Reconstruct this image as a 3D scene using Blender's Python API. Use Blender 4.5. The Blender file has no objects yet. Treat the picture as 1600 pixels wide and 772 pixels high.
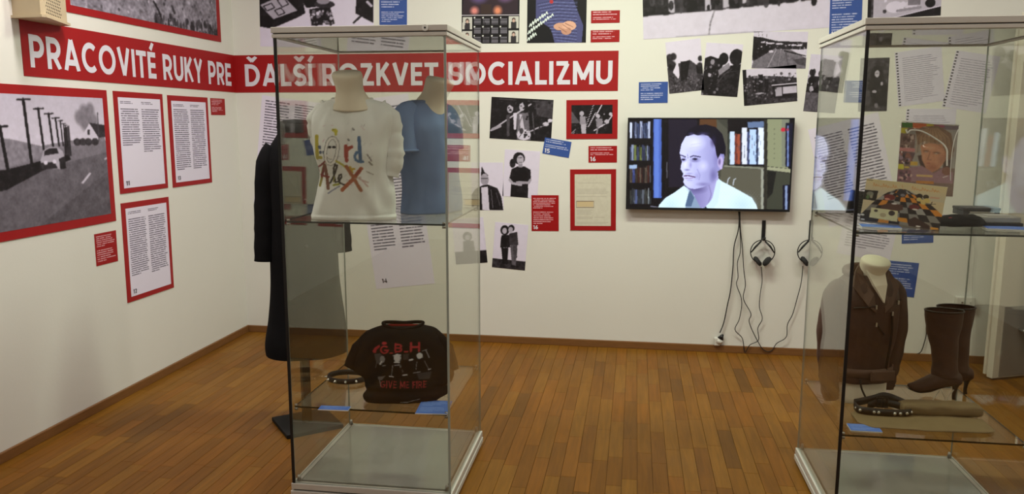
import bpy, bmesh, math, random
import numpy as np
from mathutils import Vector, Matrix, noise as mnoise

random.seed(7); RNG = np.random.default_rng(7)
SC = bpy.context.scene
COL = SC.collection

# ------------------------------------------------------------------ camera
F_PX, YAW, PITCH, ROLL = 1238.1, 0.15313, 0.15411, 0.0017
EYE = np.array([2.858, -5.4434, 1.55])
_fwd = np.array([-math.sin(YAW) * math.cos(PITCH), math.cos(YAW) * math.cos(PITCH), -math.sin(PITCH)])
_rt = np.array([math.cos(YAW), math.sin(YAW), 0.0]); _up = np.cross(_rt, _fwd)
_c, _s = math.cos(ROLL), math.sin(ROLL)
RT, UP = _c * _rt + _s * _up, -_s * _rt + _c * _up
cam = bpy.data.cameras.new('camera'); cam_o = bpy.data.objects.new('camera', cam); COL.objects.link(cam_o)
cam.sensor_fit = 'HORIZONTAL'; cam.sensor_width = 36.0; cam.lens = F_PX / 1600 * 36.0
cam.clip_start = 0.05; cam.clip_end = 100
M = Matrix.Identity(4)
for i in range(3):
    M[i][0], M[i][1], M[i][2], M[i][3] = RT[i], UP[i], -_fwd[i], EYE[i]
cam_o.matrix_world = M
SC.camera = cam_o

# ------------------------------------------------------------------ world, lights, exposure
SC.view_settings.view_transform = 'Standard'; SC.view_settings.look = 'None'
SC.view_settings.gamma = 1.0; SC.view_settings.use_curve_mapping = False
SC.view_settings.exposure = 0.0
SC.cycles.use_denoising = True
SC.cycles.transparent_max_bounces = 40; SC.cycles.max_bounces = 10; SC.cycles.sample_clamp_indirect = 6.0
W = bpy.data.worlds.new('world'); SC.world = W; W.use_nodes = True
W.node_tree.nodes['Background'].inputs[0].default_value = (0.5, 0.55, 0.6, 1)
W.node_tree.nodes['Background'].inputs[1].default_value = 0.15
CEIL = 3.35; RX = 5.76; RY = -9.6
# ceiling luminaires: x, y, power, colour
LAMPS = [(1.05, -2.2, 35, (1.0, 0.92, 0.87)), (2.75, -1.55, 58, (0.92, 1.0, 0.76)), (4.75, -2.1, 25, (1.0, 0.93, 0.85)),
         (1.4, -4.5, 13, (1.0, 0.93, 0.86)), (4.3, -4.5, 12, (1.0, 0.94, 0.85)),
         (1.6, -8.0, 6, (1.0, 0.93, 0.86)), (4.2, -8.0, 6, (1.0, 0.93, 0.86))]
for (lx, ly, pw, lc) in LAMPS:
    l = bpy.data.lights.new('lamp_light', 'AREA'); l.shape = 'RECTANGLE'; l.size = 1.1; l.size_y = 0.22
    l.energy = pw; l.color = lc
    lo = bpy.data.objects.new('lamp_light', l); COL.objects.link(lo); lo.location = (lx, ly, CEIL - 0.085)

# ------------------------------------------------------------------ measuring helpers
def ray(px, py):
    return _fwd * F_PX + RT * (px - 800) - UP * (py - 386)
def on(px, py, axis, val):
    v = ray(px, py); t = (val - EYE[axis]) / v[axis]; return EYE + v * t
def B(px, py, y=0.0): return on(px, py, 1, y)        # a point on the back wall
def Lw(px, py, x=0.0): return on(px, py, 0, x)       # a point on the left wall

# ------------------------------------------------------------------ colour helpers
def lin(c):
    c = np.asarray(c, float)
    return np.where(c <= 0.04045, c / 12.92, ((c + 0.055) / 1.055) ** 2.4)
KA = np.array([1.50, 1.58, 1.74])
def A(r, g, b, k=1.0):      # seen colour (0-255, in room light) -> albedo
    return tuple(np.clip(lin(np.array([r, g, b]) / 255.0) * KA * k, 0.002, 0.86))

# ------------------------------------------------------------------ materials
MATS = {}
def nodes_of(m):
    m.use_nodes = True; nt = m.node_tree; return nt, nt.nodes, nt.links, nt.nodes['Principled BSDF']
def pm(name, col, rough=0.6, metal=0.0, var=0.08, scale=25.0, spec=0.4, bump=0.0, bscale=120.0, stretch=(1, 1, 1)):
    if name in MATS: return MATS[name]
    m = bpy.data.materials.new(name); nt, N, L, bs = nodes_of(m)
    tc = N.new('ShaderNodeTexCoord'); mp = N.new('ShaderNodeMapping'); mp.inputs['Scale'].default_value = stretch
    L.new(tc.outputs['Object'], mp.inputs['Vector'])
    nz = N.new('ShaderNodeTexNoise'); nz.inputs['Scale'].default_value = scale; nz.inputs['Detail'].default_value = 4
    L.new(mp.outputs['Vector'], nz.inputs['Vector'])
    mx = N.new('ShaderNodeMix'); mx.data_type = 'RGBA'
    mx.inputs['A'].default_value = (*[c * (1 - var) for c in col], 1); mx.inputs['B'].default_value = (*[min(1, c * (1 + var)) for c in col], 1)
    L.new(nz.outputs['Fac'], mx.inputs['Factor']); L.new(mx.outputs['Result'], bs.inputs['Base Color'])
    bs.inputs['Roughness'].default_value = rough; bs.inputs['Metallic'].default_value = metal
    bs.inputs['Specular IOR Level'].default_value = spec
    if bump:
        n2 = N.new('ShaderNodeTexNoise'); n2.inputs['Scale'].default_value = bscale; n2.inputs['Detail'].default_value = 3
        L.new(mp.outputs['Vector'], n2.inputs['Vector'])
        b = N.new('ShaderNodeBump'); b.inputs['Strength'].default_value = bump; b.inputs['Distance'].default_value = 0.004
        L.new(n2.outputs['Fac'], b.inputs['Height']); L.new(b.outputs['Normal'], bs.inputs['Normal'])
    MATS[name] = m; return m
def attr_mat(name, rough=0.5, spec=0.3, grain=0.0, gscale=400.0, bump=0.0, bscale=60.0):
    if name in MATS: return MATS[name]
    m = bpy.data.materials.new(name); nt, N, L, bs = nodes_of(m)
    at = N.new('ShaderNodeAttribute'); at.attribute_name = 'Col'
    src = at.outputs['Color']
    tc = N.new('ShaderNodeTexCoord')
    if grain:
        nz = N.new('ShaderNodeTexNoise'); nz.inputs['Scale'].default_value = gscale
        L.new(tc.outputs['Object'], nz.inputs['Vector'])
        mr = N.new('ShaderNodeMapRange'); mr.inputs['To Min'].default_value = 1 - grain; mr.inputs['To Max'].default_value = 1 + grain
        L.new(nz.outputs['Fac'], mr.inputs['Value'])
        vm = N.new('ShaderNodeVectorMath'); vm.operation = 'SCALE'
        L.new(src, vm.inputs[0]); L.new(mr.outputs['Result'], vm.inputs['Scale']); src = vm.outputs['Vector']
    L.new(src, bs.inputs['Base Color'])
    if bump:
        n2 = N.new('ShaderNodeTexNoise'); n2.inputs['Scale'].default_value = bscale; n2.inputs['Detail'].default_value = 5
        L.new(tc.outputs['Object'], n2.inputs['Vector'])
        b = N.new('ShaderNodeBump'); b.inputs['Strength'].default_value = bump; b.inputs['Distance'].default_value = 0.006
        L.new(n2.outputs['Fac'], b.inputs['Height']); L.new(b.outputs['Normal'], bs.inputs['Normal'])
    bs.inputs['Roughness'].default_value = rough; bs.inputs['Specular IOR Level'].default_value = spec
    MATS[name] = m; return m
def glass_mat(name, tint, ior=1.47, gloss=(1, 1, 1)):
    if name in MATS: return MATS[name]
    m = bpy.data.materials.new(name); m.use_nodes = True; nt = m.node_tree; N, L = nt.nodes, nt.links
    N.clear()
    out = N.new('ShaderNodeOutputMaterial'); mix = N.new('ShaderNodeMixShader')
    tr = N.new('ShaderNodeBsdfTransparent'); tr.inputs[0].default_value = (*tint, 1)
    gl = N.new('ShaderNodeBsdfGlossy'); gl.inputs['Roughness'].default_value = 0.0; gl.inputs['Color'].default_value = (*gloss, 1)
    geo = N.new('ShaderNodeNewGeometry'); mr = N.new('ShaderNodeMapRange')
    mr.inputs['To Min'].default_value = ior; mr.inputs['To Max'].default_value = 1 / ior
    L.new(geo.outputs['Backfacing'], mr.inputs['Value'])
    fr = N.new('ShaderNodeFresnel'); L.new(mr.outputs['Result'], fr.inputs['IOR'])
    L.new(fr.outputs[0], mix.inputs[0]); L.new(tr.outputs[0], mix.inputs[1]); L.new(gl.outputs[0], mix.inputs[2])
    L.new(mix.outputs[0], out.inputs['Surface'])
    MATS[name] = m; return m

# ------------------------------------------------------------------ object helpers
def link(o, parent=None):
    COL.objects.link(o)
    if parent is not None: o.parent = parent
    return o
def tag(o, label=None, cat=None, group=None, kind=None):
    if label: o['label'] = label
    if cat: o['category'] = cat
    if group: o['group'] = group
    if kind: o['kind'] = kind
    return o
def empty(name, loc=(0, 0, 0), rz=0.0):
    o = bpy.data.objects.new(name, None); o.location = loc; o.rotation_euler = (0, 0, rz); o.empty_display_size = 0.05
    return link(o)
def mesh_obj(name, verts, faces, mats, parent=None, smooth=False, fmat=None):
    me = bpy.data.meshes.new(name)
    me.from_pydata([tuple(map(float, v)) for v in verts], [], [tuple(map(int, f)) for f in faces])
    for mm in (mats if isinstance(mats, (list, tuple)) else [mats]): me.materials.append(mm)
    if fmat is not None: me.polygons.foreach_set('material_index', np.asarray(fmat, dtype=np.int32))
    if smooth: me.polygons.foreach_set('use_smooth', np.ones(len(me.polygons), dtype=bool))
    me.update()
    return link(bpy.data.objects.new(name, me), parent)
class MB:
    """collects shapes that belong to one part"""
    def __init__(s): s.v = []; s.f = []; s.m = []
    def add(s, v, f, m=0):
        o = len(s.v); s.v += [tuple(x) for x in v]; s.f += [tuple(i + o for i in q) for q in f]; s.m += [m] * len(f); return s
    def box(s, x0, x1, y0, y1, z0, z1, m=0, M=None):
        v = [(x0, y0, z0), (x1, y0, z0), (x1, y1, z0), (x0, y1, z0), (x0, y0, z1), (x1, y0, z1), (x1, y1, z1), (x0, y1, z1)]
        if M is not None: v = [tuple(M @ Vector(p)) for p in v]
        return s.add(v, [(0, 3, 2, 1), (4, 5, 6, 7), (0, 1, 5, 4), (1, 2, 6, 5), (2, 3, 7, 6), (3, 0, 4, 7)], m)
    def tube(s, path, rad, n=8, m=0, cap=True, flat=1.0, upv=(0, 0, 1)):
        P = [np.array(p, float) for p in path]; k = len(P)
        rad = [rad] * k if np.isscalar(rad) else rad; v = []; f = []
        prev = None
        for i in range(k):
            t = P[min(i + 1, k - 1)] - P[max(i - 1, 0)]; t /= (np.linalg.norm(t) + 1e-9)
            if prev is None:
                a = np.cross(t, np.array(upv, float))
                if np.linalg.norm(a) < 1e-4: a = np.cross(t, np.array([1.0, 0, 0]))
            else: a = prev - t * (prev @ t)
            a /= (np.linalg.norm(a) + 1e-9); b = np.cross(t, a); prev = a
            for j in range(n):
                w = 2 * math.pi * j / n; v.append(P[i] + (a * math.cos(w) + b * math.sin(w) * flat) * rad[i])
        for i in range(k - 1):
            for j in range(n):
                q = (j + 1) % n; f.append((i * n + j, i * n + q, (i + 1) * n + q, (i + 1) * n + j))
        if cap: f.append(tuple(range(n - 1, -1, -1))); f.append(tuple((k - 1) * n + j for j in range(n)))
        return s.add(v, f, m)
    def sphere(s, c, r, n=8, m=0, sc=(1, 1, 1)):
        v = []; f = []; rows = max(4, n // 2)
        for i in range(rows + 1):
            a = math.pi * i / rows
            for j in range(n):
                b = 2 * math.pi * j / n
                v.append((c[0] + r * sc[0] * math.sin(a) * math.cos(b), c[1] + r * sc[1] * math.sin(a) * math.sin(b), c[2] + r * sc[2] * math.cos(a)))
        for i in range(rows):
            for j in range(n):
                q = (j + 1) % n; f.append((i * n + j, (i + 1) * n + j, (i + 1) * n + q, i * n + q))
        return s.add(v, f, m)
    def prism(s, pts, y0, y1, m=0):            # outline in x,z pushed from y0 to y1
        n = len(pts); v = [(p[0], y0, p[1]) for p in pts] + [(p[0], y1, p[1]) for p in pts]
        f = [tuple(range(n)), tuple(range(2 * n - 1, n - 1, -1))] + [(i, i + n, (i + 1) % n + n, (i + 1) % n) for i in range(n)]
        return s.add(v, f, m)
    def build(s, name, mats, parent=None, smooth=False, loc=None, rz=0.0, bevel=0.0):
        o = mesh_obj(name, s.v, s.f, mats, parent, smooth, s.m)
        if loc is not None: o.location = loc
        if rz: o.rotation_euler = (0, 0, rz)
        if bevel:
            md = o.modifiers.new('bevel', 'BEVEL'); md.width = bevel; md.segments = 2; md.limit_method = 'ANGLE'
        return o
def smooth_path(pts, n=10):
    P = [np.array(p, float) for p in pts]; out = []
    for i in range(len(P) - 1):
        p0 = P[max(i - 1, 0)]; p1 = P[i]; p2 = P[i + 1]; p3 = P[min(i + 2, len(P) - 1)]
        for k in range(n):
            t = k / n
            out.append(0.5 * ((2 * p1) + (-p0 + p2) * t + (2 * p0 - 5 * p1 + 4 * p2 - p3) * t * t + (-p0 + 3 * p1 - 3 * p2 + p3) * t ** 3))
    out.append(P[-1]); return out
def hermite(keys, n):
    """rows of keys (first column is the parameter) resampled smoothly to n rows"""
    K = np.array(keys, float); t = K[:, 0]; out = [];  d = np.zeros_like(K)
    for i in range(len(K)):
        a = max(i - 1, 0); b = min(i + 1, len(K) - 1); d[i] = (K[b] - K[a]) / max(t[b] - t[a], 1e-6)
        if 0 < i < len(K) - 1:
            s0 = (K[i] - K[a]); s1 = (K[b] - K[i]); d[i] = np.where(s0 * s1 <= 0, 0, d[i])
    for x in np.linspace(t[0], t[-1], n):
        i = int(np.clip(np.searchsorted(t, x) - 1, 0, len(K) - 2)); h = t[i + 1] - t[i]; u = (x - t[i]) / h
        out.append(K[i] * (2 * u**3 - 3 * u**2 + 1) + d[i] * h * (u**3 - 2 * u**2 + u) + K[i + 1] * (-2 * u**3 + 3 * u**2) + d[i + 1] * h * (u**3 - u**2))
    R_ = np.array(out); R_[:, 0] = np.linspace(t[0], t[-1], n); return R_
def loft(name, keys, mat, parent=None, nr=48, nz=40, p=2.4, wr=0.0, wscale=9.0, wz=1.0, seed=0.0, paint=None, base=None, cap_top=True, cap_bot=True):
    """keys: z, cx, cy, rx, ry  -> closed rounded body with cloth folds; paint(x, z, front) -> colour per vertex"""
    K = hermite(keys, nz); v = []; f = []
    for (z, cx, cy, rx, ry) in K:
        for j in range(nr):
            w = 2 * math.pi * j / nr; c, s = math.cos(w), math.sin(w)
            x = math.copysign(abs(c) ** (2 / p), c); y = math.copysign(abs(s) ** (2 / p), s)
            q = Vector((cx + x * rx, cy + y * ry, z))
            if wr:
                nn = mnoise.noise(Vector((q.x * wscale + seed, q.y * wscale, q.z * wscale * wz))) + 0.5 * mnoise.noise(Vector((q.x * wscale * 2.3, q.y * wscale * 2.3 + seed, q.z * wscale * 2.3 * wz)))
                q += Vector((x, y, 0)) * (wr * nn)
            v.append(q)
    for i in range(nz - 1):
        for j in range(nr):
            q = (j + 1) % nr; f.append((i * nr + j, i * nr + q, (i + 1) * nr + q, (i + 1) * nr + j))
    if cap_bot: f.append(tuple(range(nr - 1, -1, -1)))
    if cap_top: f.append(tuple((nz - 1) * nr + j for j in range(nr)))
    o = mesh_obj(name, v, f, mat, parent, True)
    if paint is not None:
        cols = np.ones((len(v), 4), dtype=np.float32)
        for i, q in enumerate(v):
            j = i % nr; cols[i, :3] = paint(q.x, q.z, j > nr / 2)
        at = o.data.attributes.new('Col', 'FLOAT_COLOR', 'POINT'); at.data.foreach_set('color', cols.ravel())
    return o

# ------------------------------------------------------------------ painting flat prints
class Cv:
    """a little picture, 0..1 coordinates, y downwards, seen colours 0..1"""
    def __init__(s, w, h, c=(1, 1, 1)):
        s.w, s.h = int(w), int(h); s.a = np.ones((s.h, s.w, 3)) * np.array(c, float)
        s.x, s.y = np.meshgrid((np.arange(s.w) + 0.5) / s.w, (np.arange(s.h) + 0.5) / s.h); s.asp = s.h / s.w
    def _put(s, mask, c, op=1.0):
        m = (mask.astype(float) * op)[..., None]; s.a = s.a * (1 - m) + np.array(c, float) * m; return s
    def rect(s, x0, y0, x1, y1, c, op=1): return s._put((s.x >= x0) & (s.x < x1) & (s.y >= y0) & (s.y < y1), c, op)
    def poly(s, pts, c, op=1):
        m = np.zeros((s.h, s.w), bool); n = len(pts)
        for i in range(n):
            x0, y0 = pts[i]; x1, y1 = pts[(i + 1) % n]
            if y0 == y1: continue
            m ^= ((s.y < y0) != (s.y < y1)) & (s.x < (x1 - x0) * (s.y - y0) / (y1 - y0) + x0)
        return s._put(m, c, op)
    def ell(s, cx, cy, rx, ry, c, op=1, soft=0.0, rot=0.0):
        dx, dy = (s.x - cx), (s.y - cy) * s.asp; ryy = ry * s.asp
        if rot: dx, dy = dx * math.cos(rot) + dy * math.sin(rot), -dx * math.sin(rot) + dy * math.cos(rot)
        d = np.sqrt((dx / rx) ** 2 + (dy / ryy) ** 2)
        return s._put(np.clip((1 - d) / soft, 0, 1) if soft else d < 1, c, op)
    def line(s, pts, wd, c, op=1):
        m = np.zeros((s.h, s.w), bool)
        for (x0, y0), (x1, y1) in zip(pts[:-1], pts[1:]):
            ax, ay, bx, by = x0, y0 * s.asp, x1, y1 * s.asp; X, Y = s.x, s.y * s.asp
            L2 = (bx - ax) ** 2 + (by - ay) ** 2 + 1e-12
            t = np.clip(((X - ax) * (bx - ax) + (Y - ay) * (by - ay)) / L2, 0, 1)
            m |= (X - ax - t * (bx - ax)) ** 2 + (Y - ay - t * (by - ay)) ** 2 < (wd / 2) ** 2
        return s._put(m, c, op)
    def grad(s, x0, y0, x1, y1, c0, c1, vert=True):
        m = (s.x >= x0) & (s.x < x1) & (s.y >= y0) & (s.y < y1)
        t = (np.clip((s.y - y0) / (y1 - y0), 0, 1) if vert else np.clip((s.x - x0) / (x1 - x0), 0, 1))[..., None]
        g = np.array(c0) * (1 - t) + np.array(c1) * t; s.a = np.where(m[..., None], g, s.a); return s
    def nz(s, amp, cell=6, x0=0, y0=0, x1=1, y1=1):
        gh, gw = max(2, s.h // cell + 2), max(2, s.w // cell + 2); g = RNG.normal(size=(gh, gw))
        yy = np.linspace(0, gh - 1.001, s.h); xx = np.linspace(0, gw - 1.001, s.w)
        i, j = yy.astype(int), xx.astype(int); fy, fx = (yy - i)[:, None], (xx - j)[None, :]
        n = g[i][:, j] * (1 - fy) * (1 - fx) + g[i + 1][:, j] * fy * (1 - fx) + g[i][:, j + 1] * (1 - fy) * fx + g[i + 1][:, j + 1] * fy * fx
        m = (s.x >= x0) & (s.x < x1) & (s.y >= y0) & (s.y < y1)
        s.a = np.clip(s.a + (n * amp * m)[..., None] * (1.25 - s.a), 0, 1); return s
    def blobs(s, x0, y0, x1, y1, n, r, cols, seed=1, asp=1.0):
        rr = random.Random(seed)
        for _ in range(n):
            q = r * (0.4 + rr.random()); s.ell(rr.uniform(x0, x1), rr.uniform(y0, y1), q, q * asp / s.asp, rr.choice(cols), 0.9)
        return s
    def blur(s, k=1):
        for _ in range(k):
            p = np.pad(s.a, ((1, 1), (1, 1), (0, 0)), 'edge')
            s.a = (p[1:-1, 1:-1] * 2 + p[:-2, 1:-1] + p[2:, 1:-1] + p[1:-1, :-2] + p[1:-1, 2:]) / 6
        return s
    def at(s, u, v): return s.a[int(np.clip(v, 0, 0.9999) * s.h), int(np.clip(u, 0, 0.9999) * s.w)]
PHOTO_HI = np.array([182, 172, 184]) / 255.0; PHOTO_LO = np.array([16, 12, 14]) / 255.0
def bw(cv, hi=PHOTO_HI, lo=PHOTO_LO):
    g = cv.a.mean(axis=2, keepdims=True); cv.a = lo + (hi - lo) * g; return cv
def albedo(a): return np.clip(lin(a) * KA, 0.002, 0.86)

def rect_frame(pts):
    """four measured corners TL TR BR BL -> centre, unit u (right), unit v (up), half sizes: the best rectangle"""
    P = [np.array(p, float) for p in pts]; c = sum(P) / 4
    u = ((P[1] - P[0]) + (P[2] - P[3])) / 2; v = ((P[0] - P[3]) + (P[1] - P[2])) / 2
    w, h = np.linalg.norm(u), np.linalg.norm(v); u /= w; v /= h; n = np.cross(u, v); n /= np.linalg.norm(n)
    u2 = np.cross(v, n); uu = u + u2; uu /= np.linalg.norm(uu); vv = np.cross(n, uu)
    return c, uu, vv, n, w, h
def sheet(name, pts, xe, ye, cols, mat, parent=None, thick=0.0015, lift=0.0, face=True, side=None):
    """a printed sheet: front grid with edges xe, ye (0..1, y down), colours per cell (face) or per vertex, plus real edges and back"""
    c, u, v, n, w, h = rect_frame(pts)
    nx, ny = len(xe), len(ye); verts = []; faces = []
    f0 = n * (thick + lift); TL = c - u * w / 2 + v * h / 2
    XX, YY = np.meshgrid(np.asarray(xe) * w, np.asarray(ye) * h)
    V = TL[None, None] + XX[..., None] * u - YY[..., None] * v + f0
    base = c + n * lift
    V = (V - base).reshape(-1, 3)
    idx = np.arange(nx * ny).reshape(ny, nx)
    Fq = np.stack([idx[1:, :-1], idx[1:, 1:], idx[:-1, 1:], idx[:-1, :-1]], -1).reshape(-1, 4)
    k = len(V); corners = np.array([-u * w / 2 + v * h / 2, u * w / 2 + v * h / 2, u * w / 2 - v * h / 2, -u * w / 2 - v * h / 2])
    V2 = np.vstack([V, corners, corners + n * thick])
    sides = []
    for i in range(4):
        j = (i + 1) % 4; sides.append((k + i, k + j, k + 4 + j, k + 4 + i))
    sides.append((k + 0, k + 1, k + 2, k + 3))
    me = bpy.data.meshes.new(name); me.from_pydata(V2.tolist(), [], Fq.tolist() + sides)
    me.materials.append(mat)
    me.materials.append(side or pm('paper_edge', A(180, 174, 170), 0.7))
    mi = np.zeros(len(Fq) + 5, dtype=np.int32); mi[len(Fq):] = 1; me.polygons.foreach_set('material_index', mi)
    o = bpy.data.objects.new(name, me); o.location = base; link(o, parent)
    if face:
        C = np.ones((len(Fq) + 5, 4), dtype=np.float32); C[:len(Fq), :3] = np.asarray(cols).reshape(-1, 3)
        at = me.attributes.new('Col', 'FLOAT_COLOR', 'FACE')
    else:
        C = np.ones((len(V2), 4), dtype=np.float32); C[:k, :3] = np.asarray(cols).reshape(-1, 3)
        at = me.attributes.new('Col', 'FLOAT_COLOR', 'POINT')
    at.data.foreach_set('color', C.ravel())
    return o
M_PRINT = attr_mat('printed_paper', 0.55, 0.25, 0.04, 900)
M_INK = attr_mat('printed_card', 0.5, 0.25, 0.0)
def photo(name, pts, cv, parent=None, thick=0.0015, lift=0.0, mat=None, mono=False):
    if mono:
        cv.a = np.clip(cv.a + (cv.a - 0.45) * 0.25, 0, 1); cv.nz(0.028, 3); cv.nz(0.03, 8); cv.blur(1); bw(cv)
    xe = np.linspace(0, 1, cv.w); ye = np.linspace(0, 1, cv.h)
    return sheet(name, pts, xe, ye, albedo(cv.a), mat or M_PRINT, parent, thick, lift, face=False)
def text_grid(blocks, bg, fg, nx=44):
    """blocks: (x0, x1, y0, y1, lines, fill, strength, ragged) -> edges and cell colours"""
    xe = np.linspace(0, 1, nx + 1); ys = {0.0, 1.0}; rows = []
    for (x0, x1, y0, y1, nl, fill, st, rag) in blocks:
        p = (y1 - y0) / nl
        for k in range(nl):
            a, b = y0 + k * p, y0 + k * p + p * fill; ys.add(round(a, 5)); ys.add(round(b, 5))
            rows.append((a, b, x0, x0 + (x1 - x0) * (1 - rag * RNG.random()) * (0.55 if (k == nl - 1 and nl > 2) else 1), st))
    ye = np.array(sorted(ys)); C = np.ones((len(ye) - 1, nx, 3)) * np.array(bg); xm = (xe[1:] + xe[:-1]) / 2; ym = (ye[1:] + ye[:-1]) / 2
    for (a, b, x0, x1, st) in rows:
        r = (ym > a) & (ym < b); m = (xm > x0) & (xm < x1)
        s = st * (0.72 + 0.28 * RNG.random(nx)) * np.where(RNG.random(nx) < 0.1, 0.35, 1.0)
        for i in np.where(r)[0]:
            C[i][m] = C[i][m] * (1 - s[m, None]) + np.array(fg) * s[m, None]
    return xe, ye, albedo(C)

# ------------------------------------------------------------------ stroke alphabet (used for the banner, numbers and shirt prints)
def arc(cx, cy, rx, ry, a0, a1, n=14):
    return [(cx + rx * math.cos(math.radians(a0 + (a1 - a0) * k / n)), cy + ry * math.sin(math.radians(a0 + (a1 - a0) * k / n))) for k in range(n + 1)]
h_ = 0.1
GL = {
 'P': (0.68, [[(h_, 0), (h_, 1)], [(h_, .9), (.34, .9)] + arc(.34, .65, .24, .25, 90, -90) + [(h_, .40)]]),
 'R': (0.70, [[(h_, 0), (h_, 1)], [(h_, .9), (.34, .9)] + arc(.34, .66, .24, .24, 90, -90) + [(h_, .42)], [(.33, .44), (.60, 0)]]),
 'A': (0.84, [[(.10, 0), (.42, 1)], [(.42, 1), (.74, 0)], [(.2, .27), (.64, .27)]]),
 'C': (0.84, [arc(.47, .5, .37, .41, 48, 312, 22)]),
 'G': (0.88, [arc(.47, .5, .37, .41, 48, 340, 22), [(.5, .45), (.86, .45)]]),
 'O': (0.98, [arc(.49, .5, .39, .41, 0, 360, 28)]),
 'V': (0.80, [[(.10, 1), (.40, 0.02)], [(.40, 0.02), (.70, 1)]]),
 'I': (0.20, [[(.1, 0), (.1, 1)]]),
 'T': (0.66, [[(0, .9), (.66, .9)], [(.33, 0), (.33, .9)]]),
 'E': (0.56, [[(h_, 0), (h_, 1)], [(h_, .9), (.55, .9)], [(h_, .5), (.52, .5)], [(h_, .1), (.55, .1)]]),
 'F': (0.54, [[(h_, 0), (h_, 1)], [(h_, .9), (.54, .9)], [(h_, .48), (.5, .48)]]),
 'U': (0.74, [[(.1, 1), (.1, .42)] + arc(.37, .37, .27, .27, 180, 360) + [(.64, 1)]]),
 'K': (0.68, [[(h_, 0), (h_, 1)], [(h_, .36), (.57, 1)], [(.27, .6), (.62, 0)]]),
 'Y': (0.72, [[(.09, 1), (.36, .45)], [(.63, 1), (.36, .45)], [(.36, .52), (.36, 0)]]),
 'D': (0.78, [[(h_, 0), (h_, 1)], [(h_, .9), (.30, .9)] + arc(.30, .5, .37, .4, 90, -90) + [(h_, .1)]]),
 'L': (0.54, [[(h_, 0), (h_, 1)], [(h_, .1), (.54, .1)]]),
 'S': (0.66, [arc(.33, .69, .23, .21, 25, 270, 14) + arc(.33, .29, .24, .2, 90, -155, 14)]),
 'Z': (0.68, [[(.03, .9), (.56, .9)], [(.54, .9), (.14, .1)], [(.08, .1), (.66, .1)]]),
 'M': (0.94, [[(h_, 0), (h_, 1)], [(h_ + .02, .96), (.47, .22)], [(.47, .22), (.82, .96)], [(.84, 0), (.84, 1)]]),
 'B': (0.68, [[(h_, 0), (h_, 1)], [(h_, .9), (.34, .9)] + arc(.34, .7, .2, .2, 90, -90) + [(h_, .5)], [(.3, .5)] + arc(.34, .3, .24, .2, 90, -90) + [(h_, .1)]]),
 'H': (0.74, [[(h_, 0), (h_, 1)], [(.64, 0), (.64, 1)], [(h_, .5), (.64, .5)]]),
 '.': (0.24, [[(.02, .1), (.22, .1)]]), ' ': (0.30, []),
 '1': (0.40, [[(.25, 0), (.25, 1)], [(.25, .95), (.05, .78)]]), '2': (0.62, [arc(.31, .68, .22, .22, 165, -30) + [(.12, .1), (.58, .1)]]),
 '3': (0.62, [arc(.3, .7, .2, .2, 150, -90) + arc(.3, .3, .22, .2, 90, -150)]), '4': (0.66, [[(.46, 0), (.46, 1), (.06, .3), (.64, .3)]]),
 '5': (0.62, [[(.55, .9), (.14, .9), (.12, .55)] + arc(.3, .33, .24, .23, 110, -150)]), '6': (0.64, [arc(.32, .31, .22, .21, 0, 360, 18), [(.12, .36), (.2, .66), (.44, 1)]]),
 '7': (0.6, [[(.03, .9), (.55, .9), (.22, 0)]])}
def accent(ch):
    if ch in 'ÉÍ':
        w = GL['E' if ch == 'É' else 'I'][0]; return [[(w / 2 - .05, 1.08), (w / 2 + .13, 1.36)]]
    w = GL['D' if ch == 'Ď' else 'S'][0]; return [[(w / 2 - .22, 1.36), (w / 2 + .02, 1.14)], [(w / 2 - .02, 1.14), (w / 2 + .22, 1.36)]]
BASE = {'É': 'E', 'Í': 'I', 'Ď': 'D', 'Š': 'S'}
def layout(text, gap=0.09):
    x = 0; out = []
    for ch in text:
        b = BASE.get(ch, ch); w, st = GL[b]; out.append((x, st + (accent(ch) if ch in BASE else []))); x += w + gap
    return out, x - gap
def text_mesh(name, text, O, U, V, length, height, mat, parent=None, t=0.192, thick=0.001, gap=0.09):
    """raised flat lettering from stroke outlines; O origin at the left foot, U along, V up"""
    lay, tot = layout(text, gap); sx = length / tot; N_ = np.cross(U, V); mb = MB()
    def P(x, y, d): return tuple(np.asarray(O) + np.asarray(U) * x * sx + np.asarray(V) * y * height + N_ * d)
    kst = 0
    for (x0, strokes) in lay:
        for st in strokes:
            kst = (kst + 1) % 5; th_ = thick + kst * 0.00025
            pts = [np.array(p, float) for p in st]; pts = [p for i, p in enumerate(pts) if i == 0 or np.linalg.norm(p - pts[i - 1]) > 0.015]; n = len(pts); Lf = []; Rf = []
            closed = np.linalg.norm(pts[0] - pts[-1]) < 1e-6
            for i in range(n):
                a = pts[i] - pts[i - 1] if i > 0 else (pts[-1] - pts[-2] if closed else pts[1] - pts[0])
                b = pts[i + 1] - pts[i] if i < n - 1 else (pts[1] - pts[0] if closed else pts[-1] - pts[-2])
                a /= np.linalg.norm(a) + 1e-9; b /= np.linalg.norm(b) + 1e-9
                na, nb = np.array([-a[1], a[0]]), np.array([-b[1], b[0]]); m = na + nb; m /= np.linalg.norm(m) + 1e-9
                k = min(1 / max(m @ na, 0.3), 1.6) * t / 2; Lf.append(pts[i] + m * k); Rf.append(pts[i] - m * k)
            v = [P(x0 + q[0], np.clip(q[1], 0.0, 1.36), th_) for q in Lf] + [P(x0 + q[0], np.clip(q[1], 0.0, 1.36), th_) for q in Rf]
            mb.add(v, [(n + i, n + i + 1, i + 1, i) for i in range(n - 1)])
    return mb.build(name, mat, parent)
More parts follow.
